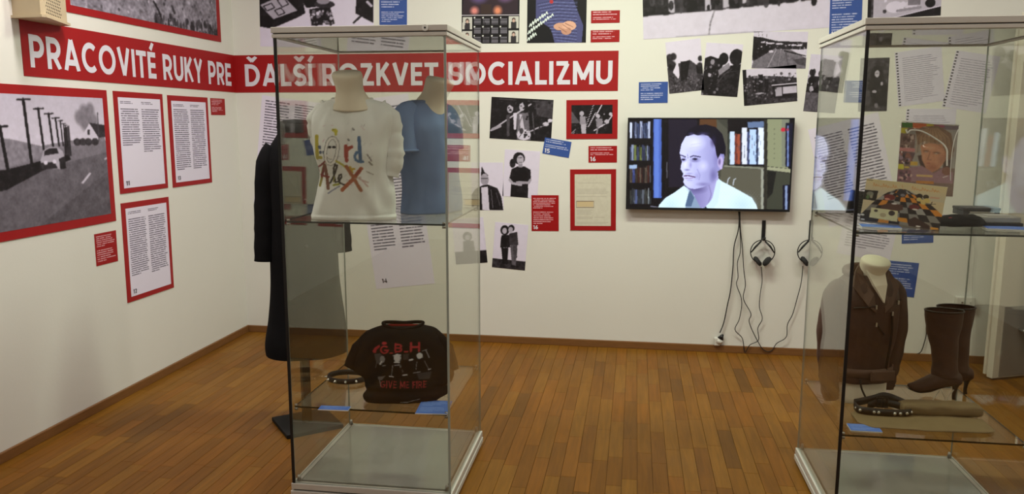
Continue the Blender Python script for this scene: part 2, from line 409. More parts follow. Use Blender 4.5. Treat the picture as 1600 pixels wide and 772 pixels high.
def text_cv(cv, text, x0, y0, x1, y1, c, wd, gap=0.12, arc_h=0.0):
    lay, tot = layout(text, gap)
    for (lx, strokes) in lay:
        for st in strokes:
            q = [(x0 + (lx + p[0]) / tot * (x1 - x0), y1 - p[1] * (y1 - y0) + arc_h * (((lx + p[0]) / tot - .5) ** 2 * 4)) for p in st]
            cv.line(q, wd, c)

# ================================================================== THE ROOM
def struct(o): o['kind'] = 'structure'; return o
M_WALL = pm('wall_paint', (0.72, 0.715, 0.685), 0.75, var=0.02, scale=3, spec=0.25, bump=0.08, bscale=60)
M_CEIL = pm('ceiling_paint', (0.78, 0.77, 0.75), 0.8, var=0.02, scale=3, spec=0.2)
M_SUB = pm('floor_joint_dark', (0.10, 0.045, 0.018), 0.7)
M_SKIRT = pm('skirting_oak', (0.19, 0.085, 0.028), 0.4, var=0.25, scale=14, stretch=(1, 1, 8), spec=0.4)
M_DOOR = pm('door_lacquer', (0.66, 0.62, 0.54), 0.4, var=0.03, scale=4)
M_DOORGREY = pm('kick_plate_grey', (0.24, 0.22, 0.20), 0.35, var=0.04, scale=6)
M_STEEL = pm('brushed_steel', (0.42, 0.41, 0.39), 0.35, 0.9, var=0.06, scale=60)
M_CREAM = pm('door_frame_cream', (0.66, 0.58, 0.46), 0.45, var=0.03, scale=4)

struct(MB().box(-0.15, RX + 0.15, RY - 0.15, 0.15, -0.12, -0.006).build('floor', M_SUB))
FLOOR = bpy.data.objects['floor']
struct(MB().box(-0.15, RX + 0.15, RY - 0.15, 0.15, CEIL, CEIL + 0.12).build('ceiling', M_CEIL))
struct(MB().box(-0.15, 0, RY - 0.15, 0.15, -0.006, CEIL).build('wall_left', M_WALL))
struct(MB().box(0, RX, 0, 0.15, -0.006, CEIL).build('wall_back', M_WALL))
struct(MB().box(0, RX, RY - 0.15, RY, -0.006, CEIL).build('wall_rear', M_WALL))
DY0, DY1, DZ = -0.88, -0.05, 2.22          # doorway in the right wall next to the far corner
mb = MB(); mb.box(RX, RX + 0.15, RY - 0.15, DY0, -0.006, CEIL); mb.box(RX, RX + 0.15, DY1, 0.15, -0.006, CEIL); mb.box(RX, RX + 0.15, DY0, DY1, DZ, CEIL)
struct(mb.build('wall_right', M_WALL))
mb = MB()      # passage behind the doorway
mb.box(RX + 0.15, RX + 1.6, DY1 + 0.1, DY1 + 0.2, -0.1, 2.6); mb.box(RX + 0.15, RX + 1.6, DY0 - 0.2, DY0 - 0.1, -0.1, 2.6)
mb.box(RX + 1.5, RX + 1.6, DY0 - 0.1, DY1 + 0.1, -0.1, 2.6); mb.box(RX + 0.15, RX + 1.6, DY0 - 0.1, DY1 + 0.1, -0.1, 0.0)
struct(mb.build('wall_passage', M_WALL))
def skirting(name, x0, x1, y0, y1):
    o = MB().box(x0, x1, y0, y1, -0.001, 0.050).build(name, M_SKIRT, bevel=0.004); struct(o)
skirting('baseboard_left', 0.0, 0.016, RY, 0.0)
skirting('baseboard_back', 0.016, RX - 0.02, -0.016, 0.0)
skirting('baseboard_rear', 0.016, RX - 0.02, RY, RY + 0.016)
skirting('baseboard_right', RX - 0.016, RX, RY + 0.016, DY0 - 0.08)
mb = MB(); mb.box(RX - 0.015, RX + 0.16, DY0 - 0.07, DY0, -0.004, DZ + 0.07); mb.box(RX - 0.015, RX + 0.16, DY1, DY1 + 0.045, -0.004, DZ + 0.07); mb.box(RX - 0.015, RX + 0.16, DY0, DY1, DZ, DZ + 0.07)
struct(mb.build('trim_1', M_CREAM, bevel=0.004))

# parquet: real strips running towards the far wall
def wood_mat():
    m = bpy.data.materials.new('oak_parquet'); nt, N, L, bs = nodes_of(m)
    at = N.new('ShaderNodeAttribute'); at.attribute_name = 'Col'
    geo = N.new('ShaderNodeNewGeometry'); mp = N.new('ShaderNodeMapping'); mp.inputs['Scale'].default_value = (34, 2.2, 10)
    L.new(geo.outputs['Position'], mp.inputs['Vector'])
    nz = N.new('ShaderNodeTexNoise'); nz.inputs['Scale'].default_value = 1.6; nz.inputs['Detail'].default_value = 6; nz.inputs['Distortion'].default_value = 0.8
    L.new(mp.outputs['Vector'], nz.inputs['Vector'])
    mr = N.new('ShaderNodeMapRange'); mr.inputs['From Min'].default_value = 0.25; mr.inputs['From Max'].default_value = 0.75; mr.inputs['To Min'].default_value = 0.78; mr.inputs['To Max'].default_value = 1.2
    L.new(nz.outputs['Fac'], mr.inputs['Value'])
    vm = N.new('ShaderNodeVectorMath'); vm.operation = 'SCALE'; L.new(at.outputs['Color'], vm.inputs[0]); L.new(mr.outputs['Result'], vm.inputs['Scale'])
    L.new(vm.outputs['Vector'], bs.inputs['Base Color'])
    n3 = N.new('ShaderNodeTexNoise'); n3.inputs['Scale'].default_value = 3.0; L.new(geo.outputs['Position'], n3.inputs['Vector'])
    m2 = N.new('ShaderNodeMapRange'); m2.inputs['To Min'].default_value = 0.34; m2.inputs['To Max'].default_value = 0.52; L.new(n3.outputs['Fac'], m2.inputs['Value']); L.new(m2.outputs['Result'], bs.inputs['Roughness'])
    bs.inputs['Specular IOR Level'].default_value = 0.13
    return m
M_WOOD = wood_mat()
TONES = [np.array(t) * np.array([0.54, 0.485, 0.18]) for t in [(0.33, 0.155, 0.050), (0.36, 0.175, 0.060), (0.30, 0.135, 0.043), (0.385, 0.19, 0.066), (0.27, 0.125, 0.044), (0.345, 0.150, 0.045), (0.375, 0.165, 0.05), (0.235, 0.112, 0.044)]]
TW = [5, 5, 4, 2, 1.3, 4, 3, 0.7]
LENS = [0.30, 0.38, 0.46, 0.55]
PW, GAPW = 0.0675, 0.0006
def plank_geo(l):
    x, y = PW / 2 - GAPW, l / 2 - GAPW; b = 0.0008
    v = [(-x, -y, -0.006), (x, -y, -0.006), (x, y, -0.006), (-x, y, -0.006), (-x, -y, -b), (x, -y, -b), (x, y, -b), (-x, y, -b), (-x + b, -y + b, 0), (x - b, -y + b, 0), (x - b, y - b, 0), (-x + b, y - b, 0)]
    f = [(8, 9, 10, 11), (4, 5, 9, 8), (5, 6, 10, 9), (6, 7, 11, 10), (7, 4, 8, 11), (0, 1, 5, 4), (1, 2, 6, 5), (2, 3, 7, 6), (3, 0, 4, 7)]
    return v, f
rp = random.Random(11); planks = []
x = PW / 2
while x < RX + 0.03:
    y = 0.005 + rp.random() * 0.28
    while y > RY - 0.1:
        k = rp.randrange(4) if y < 0 else 3; l = LENS[k]; planks.append((x, y - l / 2, k, rp.choices(range(8), TW)[0])); y -= l
    x += PW
def seen(x, y):
    v = np.array([x, y, 0]) - EYE; z = v @ _fwd
    if z < 0.3: return None
    px, py = 800 + F_PX * (v @ RT) / z, 386 - F_PX * (v @ UP) / z
    if px < -10 or px > 1610 or py > 790: return None
    return z
inview = sorted([(seen(p[0], p[1]), p) for p in planks if seen(p[0], p[1]) is not None and p[1] < -0.01], key=lambda t: t[0])
near = [p for _, p in inview[:300]]; near_set = set(id(p) for p in near)
pm_cache = {}
for p in near:
    key = (p[2], p[3])
    if key not in pm_cache:
        v, f = plank_geo(LENS[p[2]]); me = bpy.data.meshes.new('plank'); me.from_pydata(v, [], f); me.materials.append(M_WOOD)
        at = me.attributes.new('Col', 'FLOAT_COLOR', 'POINT'); at.data.foreach_set('color', np.tile(np.append(TONES[p[3]], 1), len(v)).astype(np.float32)); pm_cache[key] = me
    o = bpy.data.objects.new('plank', pm_cache[key]); o.location = (p[0], p[1], 0); link(o, FLOOR)
mb = MB(); cl = []
for p in planks:
    if id(p) in near_set: continue
    v, f = plank_geo(LENS[p[2]]); y1 = min(0.0, 9)
    vv = [(a + p[0], min(b + p[1], 0.0), c) for (a, b, c) in v]; mb.add(vv, f); cl += [list(TONES[p[3]]) + [1]] * len(v)
o = mb.build('plank_field', M_WOOD, FLOOR); o['kind'] = 'stuff'
at = o.data.attributes.new('Col', 'FLOAT_COLOR', 'POINT'); at.data.foreach_set('color', np.array(cl, dtype=np.float32).ravel())

# the half-open door by the far right corner
hx, hy = RX - 0.02, DY1 + 0.0
e0 = np.array([5.044, -0.354]); dv = e0 - np.array([hx, hy]); DL = float(np.hypot(*dv)); ang = math.atan2(dv[1], dv[0])
door = empty('door_1', (hx, hy, 0), ang); struct(door)
# local x runs from hinge to free edge; local +y faces the camera side
MB().box(0.0, DL, -0.02, 0.022, 0.012, 2.19).build('door_leaf', M_DOOR, door, bevel=0.003)
MB().box(DL - 0.012, DL + 0.012, -0.036, -0.02, 0.03, 2.17).build('rebate_strip', M_DOOR, door)
MB().box(0.02, DL - 0.045, 0.022, 0.026, 0.02, 0.46).build('kick_plate', M_DOORGREY, door)
mb = MB(); mb.tube([(DL - 0.17, 0.085, 0.28), (DL - 0.17, 0.085, 1.75)], 0.017, 12)
mb.tube([(DL - 0.17, 0.085, 0.31), (DL - 0.17, 0.02, 0.31)], 0.011, 10); mb.tube([(DL - 0.17, 0.085, 1.70), (DL - 0.17, 0.02, 1.70)], 0.011, 10)
mb.build('pull_handle', M_STEEL, door, smooth=True)

# what the glass mirrors: the rear of the room with a panelled double door
M_WHITE = pm('white_lacquer', (0.74, 0.73, 0.70), 0.4, var=0.02)
door2 = empty('door_2', (2.0, RY, 0)); struct(door2)
for sx in (-1, 1):
    x0 = -0.62 if sx < 0 else 0.005; x1 = x0 + 0.615
    lf = MB().box(x0, x1, 0.0, 0.05, 0.005, 2.5).build('door_leaf', M_WHITE, door2)
    for (z0, z1) in ((0.2, 0.85), (1.0, 1.75), (1.85, 2.38)):
        mbp = MB(); mbp.box(x0 + 0.1, x1 - 0.1, 0.05, 0.058, z0, z1); mbp.box(x0 + 0.13, x1 - 0.13, 0.058, 0.068, z0 + 0.03, z1 - 0.03); mbp.build('door_panel', M_WHITE, lf, bevel=0.004)
MB().box(-0.06, -0.03, 0.05, 0.10, 1.0, 1.14).build('door_handle', M_STEEL, door2)
mb = MB(); mb.box(-0.74, -0.62, 0, 0.07, 0.0, 2.62); mb.box(0.62, 0.74, 0, 0.07, 0.0, 2.62); mb.box(-0.74, 0.74, 0, 0.07, 2.5, 2.62); mb.build('door_frame', M_WHITE, door2)

# ceiling lamps
M_LAMPBODY = pm('lamp_housing_white', (0.7, 0.7, 0.68), 0.4)
dm = bpy.data.materials.new('lamp_diffuser'); nt, N, L, bs = nodes_of(dm)
bs.inputs['Base Color'].default_value = (0.8, 0.78, 0.72, 1); bs.inputs['Emission Color'].default_value = (1, 0.92, 0.8, 1); bs.inputs['Emission Strength'].default_value = 6
LAMPSAY = ['nearest the left wall above the black coat', 'between the two glass cases', 'above the glass case by the door', 'on the left behind the cases', 'on the right behind the cases', 'on the left by the rear door', 'on the right by the rear wall']
for i, (lx, ly, pw, lc) in enumerate(LAMPS):
    t = empty('ceiling_lamp', (lx, ly, CEIL)); tag(t, 'long white ceiling lamp ' + LAMPSAY[i], 'lamp', 'ceiling lamps')
    MB().box(-0.62, 0.62, -0.15, 0.15, -0.06, 0).build('housing', M_LAMPBODY, t, bevel=0.006)
    MB().box(-0.58, 0.58, -0.12, 0.12, -0.072, -0.06).build('diffuser', dm, t)

# ================================================================== PRINTS ON THE WALLS
M_RED = pm('red_print', A(128, 12, 14), 0.5, var=0.05, scale=8, spec=0.3)
M_LETTER = pm('white_lettering', A(180, 174, 178), 0.5, var=0.02, spec=0.3)
RED_S = np.array([128, 12, 14]) / 255; BLUE_S = np.array([44, 66, 120]) / 255; PAPER_S = np.array([186, 177, 188]) / 255; INK_S = np.array([52, 46, 58]) / 255
WHITE_S = np.array([205, 196, 200]) / 255
class Map:
    """paint in measured coordinates of a slanted quadrilateral"""
    def __init__(s, cv, TL, TR, BR, BL):
        s.cv = cv; s.q = [np.array(p, float) for p in (TL, TR, BR, BL)]; s.W = np.linalg.norm(s.q[1] - s.q[0])
    def uv(s, p):
        p = np.array(p, float); u = v = 0.5; a, b, c, d = s.q
        for _ in range(6):
            f = a * (1 - u) * (1 - v) + b * u * (1 - v) + c * u * v + d * (1 - u) * v - p
            fu = (b - a) * (1 - v) + (c - d) * v; fv = (d - a) * (1 - u) + (c - b) * u
            det = fu[0] * fv[1] - fu[1] * fv[0]; du = (f[0] * fv[1] - f[1] * fv[0]) / det; dv_ = (fu[0] * f[1] - fu[1] * f[0]) / det; u -= du; v -= dv_
        return (u, v)
    def col(s, c): return (c, c, c) if np.isscalar(c) else tuple(np.array(c) / 255.0)
    def poly(s, pts, c, op=1): s.cv.poly([s.uv(p) for p in pts], s.col(c), op); return s
    def rect(s, x0, y0, x1, y1, c, op=1): return s.poly([(x0, y0), (x1, y0), (x1, y1), (x0, y1)], c, op)
    def shade(s, pts, x0, x1, c0, c1, op=1.0):
        n0 = s.cv.a.copy(); s.cv.poly([s.uv(p) for p in pts], (0, 0, 0)); msk = (np.abs(s.cv.a - n0).sum(2) > 1e-6)
        u0, u1 = s.uv((x0, 400))[0], s.uv((x1, 400))[0]; t = np.clip((s.cv.x - u0) / (u1 - u0), 0, 1)[..., None]
        g = np.array(c0) / 255 * (1 - t) + np.array(c1) / 255 * t; s.cv.a = np.where(msk[..., None], n0 * (1 - op) + g * op, n0); return s
    def line(s, pts, w, c, op=1): s.cv.line([s.uv(p) for p in pts], w / s.W, s.col(c), op); return s
    def ell(s, x, y, rx, ry, c, op=1, soft=0.0, rot=0.0):
        u, v = s.uv((x, y)); r2 = abs(s.uv((x, y + ry))[1] - v); s.cv.ell(u, v, rx / s.W, r2, s.col(c), op, soft, rot); return s
def quad(pts, fn): return [fn(*p) for p in pts]
def boxq(x0, y0, x1, y1): return [(x0, y0), (x1, y0), (x1, y1), (x0, y1)]
def caption(name, label, pts, fn, base, nb=2, number=None, group=None, rows=(5, 5), ends=(0.5, 0.92), cat='caption', fg=WHITE_S):
    bl = []
    ys = [0.07, ends[0]] if nb == 2 else [0.07]
    if nb == 2: bl = [(0.06, 0.92, 0.08, ends[0] - 0.05, rows[0], 0.45, 0.7, 0.3), (0.06, 0.92, ends[0] + 0.02, ends[1], rows[1], 0.45, 0.7, 0.3)]
    else: bl = [(0.06, 0.92, 0.1, ends[1], rows[0], 0.55, 0.75, 0.3)]
    xe, ye, C = text_grid(bl, base, fg, 30); P = quad(pts, fn)
    side = M_RED if base is RED_S else pm('blue_print', A(52, 80, 146), 0.5)
    o = sheet(name, P, xe, ye, C, M_INK, None, 0.002, 0, True, side); tag(o, label, cat, group)
    if number:
        ww = np.linalg.norm(P[1] - P[0]); hh_ = np.linalg.norm(P[0] - P[3]); numeral(number, P, o, 0.27 if hh_ < ww else 0.12, (0.06, 0.08 if hh_ < ww else 0.05))
    return o
def numeral(text, P, parent, frac=0.105, pos=(0.06, 0.06), mat=None, inv=True):
    c, u, v, n, w, h = rect_frame(P); H = frac * min(h, w * 1.2)
    O = -u * w / 2 + v * (-h / 2) + u * w * pos[0] + v * h * pos[1] + n * 0.0022
    return text_mesh('number', text, O, u, v, H * 0.62 * len(text), H, mat or M_LETTER, parent, thick=0.0004)
def framed(name, label, pts, fn, inset, content, cat, group=None, thick=0.004, mat=None):
    """a red board with a sheet mounted on it; inset = left, top, right, bottom as fractions"""
    P = quad(pts, fn) if fn else pts; c, u, v, n, w, h = rect_frame(P)
    t = empty(name, tuple(c)); tag(t, label, cat, group)
    b = MB(); M_ = Matrix(((u[0], v[0], n[0], 0), (u[1], v[1], n[1], 0), (u[2], v[2], n[2], 0), (0, 0, 0, 1)))
    b.box(-w / 2, w / 2, -h / 2, h / 2, 0, thick, 0, M_); b.build('red_border', mat or M_RED, t)
    l, tp, r, bt = inset
    q = [(-w / 2 + l * w, h / 2 - tp * h), (w / 2 - r * w, h / 2 - tp * h), (w / 2 - r * w, -h / 2 + bt * h), (-w / 2 + l * w, -h / 2 + bt * h)]
    Q = [u * a + v * b2 + n * thick for a, b2 in q]
    return t, Q
def text_panel(name, label, pts, fn, number, cols, inset=(0.075, 0.058, 0.065, 0.05)):
    t, Q = framed(name, label, pts, fn, inset, None, 'text panel', 'red-bordered text panels')
    xe, ye, C = text_grid(cols, PAPER_S, INK_S, 46); o = sheet('text_sheet', Q, xe, ye, C, M_INK, t, 0.001)
    numeral(number, Q, o, 0.052, (0.05, 0.03), pm('ink_dark', A(50, 44, 50), 0.6)); return t

# --- red banner round the corner
zt, zb = 2.0315, 1.770
yl = float((Lw(30, 31)[1] + Lw(36, 113)[1]) / 2); xr = float((B(966, 79)[0] + B(966, 142)[0]) / 2)
ban = empty('slogan_banner', (0, 0, zb)); tag(ban, 'long red slogan banner with big white capitals running round the corner', 'banner')
MB().box(0, 0.003, yl, 0, 0, zt - zb).build('banner_strip', M_RED, ban)
MB().box(0.003, xr, -0.003, 0, 0, zt - zb).build('banner_strip', M_RED, ban)
a0, a1, b0, b1 = Lw(42, 49), Lw(46.6, 99.7), Lw(361, 133), B(383, 133)
capb = zb + 0.043; caph = 0.155
text_mesh('lettering', 'PRACOVITÉ RUKY PRE', (0.003, (a0[1] + a1[1]) / 2, capb - zb), (0, 1, 0), (0, 0, 1), b0[1] - (a0[1] + a1[1]) / 2, caph, M_LETTER, ban, gap=0.10)
xs, xe_ = B(383, 115)[0], B(957, 115)[0]
text_mesh('lettering', 'ĎALŠÍ ROZKVET SOCIALIZMU', (xs, -0.003, capb - zb), (1, 0, 0), (0, 0, 1), xe_ - xs, caph, M_LETTER, ban, gap=0.10)

# --- left wall: road photograph
TR, BR = Lw(166, 141), Lw(180, 345); yr = (TR[1] + BR[1]) / 2; zt_, zb_ = TR[2], BR[2]; hgt = zt_ - zb_; wid = hgt * 1.42
P = [np.array([0, yr - wid, zt_]), np.array([0, yr, zt_]), np.array([0, yr, zb_]), np.array([0, yr - wid, zb_])]
t, Q = framed('street_photograph', 'large red-bordered photograph of an old car parked beside an empty road', P, None, (0.04, 0.062, 0.04, 0.062), None, 'photograph')
cv = Cv(330, 232, (0.72,) * 3); f0 = (yr + 2.20) / wid
m = Map(cv, (-40 - 555 * (1 - f0) * 0.45, 36), (327, 65), (350, 443), (-40 - 555 * (1 - f0) * 0.45, 505))
m.cv.grad(0, 0, 1, 0.6, (0.78,) * 3, (0.90,) * 3)
m.poly([(-400, 190), (20, 190), (110, 215), (200, 200), (330, 190), (350, 260), (-400, 330)], 0.55)
m.cv.nz(0.05, 5, 0, 0.3, 1, 0.55)
for (x, y, r) in [(258, 110, 22), (280, 100, 18), (240, 125, 20), (290, 135, 22), (262, 140, 26)]: m.ell(x, y, r, r * 1.5, 0.48, 0.85, 0.5)
m.poly([(242, 195), (275, 145), (310, 190), (310, 210), (242, 215)], 0.85); m.poly([(275, 143), (334, 152), (336, 190), (308, 192)], 0.22)
m.rect(268, 165, 276, 182, 0.2); m.line([(307, 112), (309, 215)], 3, 0.3)
m.poly([(205, 218), (345, 200), (345, 240), (205, 250)], 0.50)
for x in (230, 250, 270, 295): m.ell(x, 205, 13, 12, 0.18, 0.9)
m.poly([(-400, 330), (0, 285), (110, 255), (200, 245), (345, 235), (352, 500), (-400, 560)], 0.50)
m.cv.grad(0, 0, 0.001, 0.001, (0,) * 3, (0,) * 3)
m.poly([(-400, 600), (-400, 420), (0, 352), (110, 290), (345, 238), (352, 330), (200, 470), (100, 520)], 0.42); m.poly([(60, 500), (345, 300), (352, 460), (200, 480)], 0.37)
m.cv.nz(0.02, 14, 0, 0.5, 1, 1)
m.poly([(237, 340), (270, 305), (277, 308), (246, 342)], 0.80); m.line([(330, 262), (345, 257)], 5, 0.75)
m.poly([(-400, 330), (0, 290), (115, 262), (200, 245), (205, 262), (110, 296), (0, 355), (-400, 450)], 0.10)
m.poly([(185, 160), (205, 150), (208, 250), (185, 255)], 0.12, 0.8)
for (x, y0, y1, w_) in [(8, 150, 290, 12), (78, 65, 268, 11), (118, 95, 225, 9), (148, 112, 215, 8), (168, 126, 215, 7), (181, 135, 215, 5), (190, 145, 215, 4), (196, 150, 215, 4)]:
    m.line([(x - 12 * (w_ / 11), y0), (x, y1)], w_ * 0.75, 0.07); m.line([(x - 30 * (w_ / 11), y0), (x + 8 * (w_ / 11), y0 - 1)], w_ * 0.35, 0.07)
m.poly([(105, 262), (112, 245), (118, 228), (135, 220), (160, 219), (178, 232), (184, 250), (186, 285), (170, 292), (110, 290)], 0.72)
m.poly([(120, 232), (137, 223), (160, 223), (165, 240), (118, 247)], 0.16); m.poly([(104, 270), (150, 268), (160, 290), (108, 292)], 0.18); m.ell(122, 270, 6, 7, 0.9); m.ell(150, 267, 6, 7, 0.9); m.poly([(165, 258), (186, 250), (188, 290), (168, 293)], 0.14)
m.cv.blur(1); photo('print', Q, cv, t, 0.001, 0, None, True)

# --- left wall: photograph above the banner
BL, BR = Lw(100, 17), Lw(345, 66.6); zbot = (BL[2] + BR[2]) / 2; H_ = 0.95
P = [np.array([0, BL[1], zbot + H_]), np.array([0, BR[1], zbot + H_]), np.array([0, BR[1], zbot]), np.array([0, BL[1], zbot])]
t, Q = framed('field_photograph', 'red-bordered photograph of bare rough ground above the red banner', P, None, (0.03, 0.04, 0.03, 0.04), None, 'photograph')
cv = Cv(260, 190, (0.55,) * 3); cv.grad(0, 0, 1, 0.45, (0.85,) * 3, (0.6,) * 3); cv.nz(0.09, 3); cv.nz(0.09, 2); cv.nz(0.06, 9); cv.grad(0, 0, 1, 0.02, (0.8,) * 3, (0.8,) * 3)
cv.blobs(0.5, 0.93, 1, 1.0, 90, 0.008, [(0.15,) * 3, (0.22,) * 3, (0.3,) * 3], 3, 2.2); cv.blobs(0.0, 0.75, 1, 1.0, 60, 0.006, [(0.25,) * 3, (0.8,) * 3], 4)
cv.line([(0.50, 0.86), (0.53, 0.91), (0.545, 0.96)], 0.012, (0.1,) * 3); cv.line([(0.63, 0.86), (0.645, 0.9)], 0.015, (0.2,) * 3); cv.line([(0.8, 0), (0.8, 1)], 0.002, (0.35,) * 3)
photo('print', Q, cv, t, 0.001, 0, None, True)

two = lambda y0a, y1a, na, y1b, nb_: [(0.05, 0.36, 0.04, 0.075, 2, 0.5, 0.75, 0.3), (0.53, 0.82, 0.04, 0.075, 2, 0.5, 0.75, 0.3), (0.05, 0.47, y0a, y1a, na, 0.5, 0.72, 0.1), (0.53, 0.95, y0a, y1b, nb_, 0.5, 0.72, 0.1)]
text_panel('framed_text', 'red-bordered text panel numbered 11 beside the road photograph', [(176, 142), (252.6, 147), (262, 293), (187, 303.6)], Lw, '11', two(0.12, 0.54, 17, 0.62, 20))
text_panel('framed_text', 'red-bordered text panel numbered 13, nearest the room corner', [(260.4, 148), (323, 153), (331, 285), (270, 293)], Lw, '13', two(0.10, 0.86, 30, 0.86, 30))
text_panel('framed_text', 'red-bordered text panel numbered 12, the lowest on the left wall', [(188, 318), (262.4, 307.6), (271, 449), (199, 473.5)], Lw, '12', two(0.12, 0.78, 27, 0.80, 27))
caption('red_caption', 'small red caption near the room corner beside panel 13', [(328, 153), (350.5, 154.7), (352, 180.6), (330, 179)], Lw, RED_S, rows=(4, 4), ends=(0.5, 0.85), group='red caption cards')
caption('red_caption', 'small red caption under the road photograph', [(146.7, 366), (181, 360), (183.7, 407), (150.7, 417)], Lw, RED_S, rows=(6, 6), ends=(0.5, 0.92), group='red caption cards')

# --- back wall photographs
def bp(name, label, pts, cv, mono=True, group='photographs on the far wall', cat='photograph', lift=0.0):
    o = photo(name, quad(pts, B), cv, None, 0.0015, lift, None, mono); return tag(o, label, cat, group)
# suitcase photo
cv = Cv(190, 150, (0.93,) * 3); m = Map(cv, (405, -70), (584, -70), (584, 74), (406, 74)); m.cv.grad(0, 0, 1, 0.45, (0.6,) * 3, (0.9,) * 3)
m.poly([(405, -20), (470, -25), (478, 20), (468, 26), (425, 45), (406, 42)], 0.06); m.poly([(407, 8), (442, -8), (466, 16), (428, 30)], 0.72); m.poly([(470, -20), (500, -10), (495, 10), (480, 12), (472, 0)], 0.05)
for q in [[(412, 10), (425, 5), (430, 12), (418, 17)], [(434, 0), (444, -4), (452, 6), (442, 11)], [(430, 16), (440, 12), (446, 20), (436, 24)]]: m.line(q + [q[0]], 1.5, 0.1)
m.poly([(484, 14), (516, 8), (524, 36), (488, 40)], 0.12); cv.blobs(0.45, 0.60, 0.64, 0.75, 46, 0.012, [(0.9,) * 3, (0.8,) * 3, (0.1,) * 3, (0.5,) * 3], 5)
m.ell(508, 6, 16, 6, 0.2); m.ell(506, 1, 10, 5, 0.6); m.poly([(557, -20), (583, -20), (583, 34), (556, 20)], 0.05); m.line([(553, 34), (566, 22)], 3, 0.1); m.line([(574, 2), (580, 8)], 4, 0.8)
bp('suitcase_photograph', 'photograph of an open suitcase of tools above the case with shirts', [(405, -70), (584, -70), (584, 74), (406, 74)], cv)
caption('blue_caption', 'tall blue caption card beside the suitcase photograph', [(593, -26), (636, -26), (636, 39), (593, 39)], B, BLUE_S, rows=(9, 6), ends=(0.66, 0.95), group='blue caption cards')
# calendar poster
cv = Cv(130, 200, (0.05, 0.04, 0.05)); m = Map(cv, (721, -75), (812, -75), (812, 68), (722, 68)); R3 = random.Random(5)
m.rect(724, -72, 809, 21, (40, 28, 34)); m.cv.ell(0.3, 0.45, 0.22, 0.13, (0.45, 0.38, 0.65), 0.9, 0.8); m.cv.ell(0.75, 0.45, 0.2, 0.12, (0.55, 0.42, 0.65), 0.9, 0.8); m.ell(742, 16, 9, 9, (200, 120, 110), 0.9, 0.7); m.ell(778, 16, 9, 10, (205, 125, 90), 0.9, 0.7); m.rect(752, 6, 768, 21, (48, 34, 30)); m.rect(722, 22, 812, 24, (150, 140, 145))
for i in range(4):
    for j in range(3):
        x, y = 741 + i * 13.6, 26 + j * 14.2; m.rect(x, y, x + 2, y + 2, (205, 200, 205))
        for a in range(5):
            for b in range(4): m.rect(x + 1 + a * 2.1, y + 3 + b * 2.4, x + 2.2 + a * 2.1, y + 4.4 + b * 2.4, (120, 114, 122))
for (x, y) in [(723.5, 26), (723.5, 48), (795.5, 25), (795.5, 47)]:
    m.rect(x, y, x + 15, y + 19, (165, 160, 150)); m.ell(x + 7.5, y + 6, 3, 4, (70, 55, 50)); m.rect(x + 3.5, y + 9, x + 11.5, y + 19, (40, 36, 38)); m.ell(x + 7.5, y + 7, 2, 2.5, (170, 140, 125))
bp('calendar_poster', 'black calendar poster with a coloured figure above month grids', [(721, -75), (812, -75), (812, 68), (722, 68)], cv, False, 'music posters', 'poster')
# sweater poster
cv = Cv(140, 210, (0.05, 0.045, 0.06)); q4 = [(824, -75), (917, -75), (917, 67), (824, 67)]; m = Map(cv, *q4)
m.poly([(838, -10), (850, -30), (885, -30), (900, 10), (912, 40), (910, 66), (868, 67), (862, 44), (838, 28)], (62, 62, 98))
for k in range(26): m.line([(840 + k * 1.2, 5 + k * 2.3), (865 + k * 1.0, 0 + k * 2.6), (902, 2 + k * 2.6)], 0.9, (88, 92, 132) if k % 2 else (42, 42, 72))
m.ell(872, -52, 18, 24, (180, 130, 105)); m.ell(872, -66, 22, 16, (60, 42, 35)); m.ell(862, 2, 3, 3, (150, 40, 40))
m.ell(877, 41, 11, 6, (172, 128, 106)); m.ell(890, 40, 11, 7.5, (182, 138, 116)); m.ell(886, 48, 8, 6, (160, 116, 96)); m.ell(885, 43, 5, 3, (196, 152, 130), .7, .6); m.line([(880, 38), (892, 46)], 1, (120, 80, 66)); m.line([(884, 36), (896, 42)], 1, (120, 80, 66)); m.line([(874, 42), (886, 50)], 1, (120, 80, 66))
for (x0, y0, n) in [(828, 41, 8), (826, 52, 11), (825, 63, 4)]:
    for k in range(n): m.line([(x0 + k * 3.6, y0 - k * 2.7), (x0 + 1.8 + k * 3.6, y0 - 5 - k * 2.5 - (k % 3)), (x0 + 3.2 + k * 3.6, y0 - 1 - k * 2.7)], 1.3, (190, 196, 222))
bp('singer_poster', 'poster of folded hands and a ribbed blue sweater with handwritten white lettering', q4, cv, False, 'music posters', 'poster')
caption('red_caption', 'upper of two red captions beside the blue sweater poster', boxq(923.5, 16.5, 968.5, 36), B, RED_S, rows=(2, 2), ends=(0.5, 0.8), group='red caption cards')
caption('red_caption', 'lower of two red captions beside the blue sweater poster', boxq(923, 47, 968, 66), B, RED_S, rows=(2, 2), ends=(0.5, 0.8), group='red caption cards')
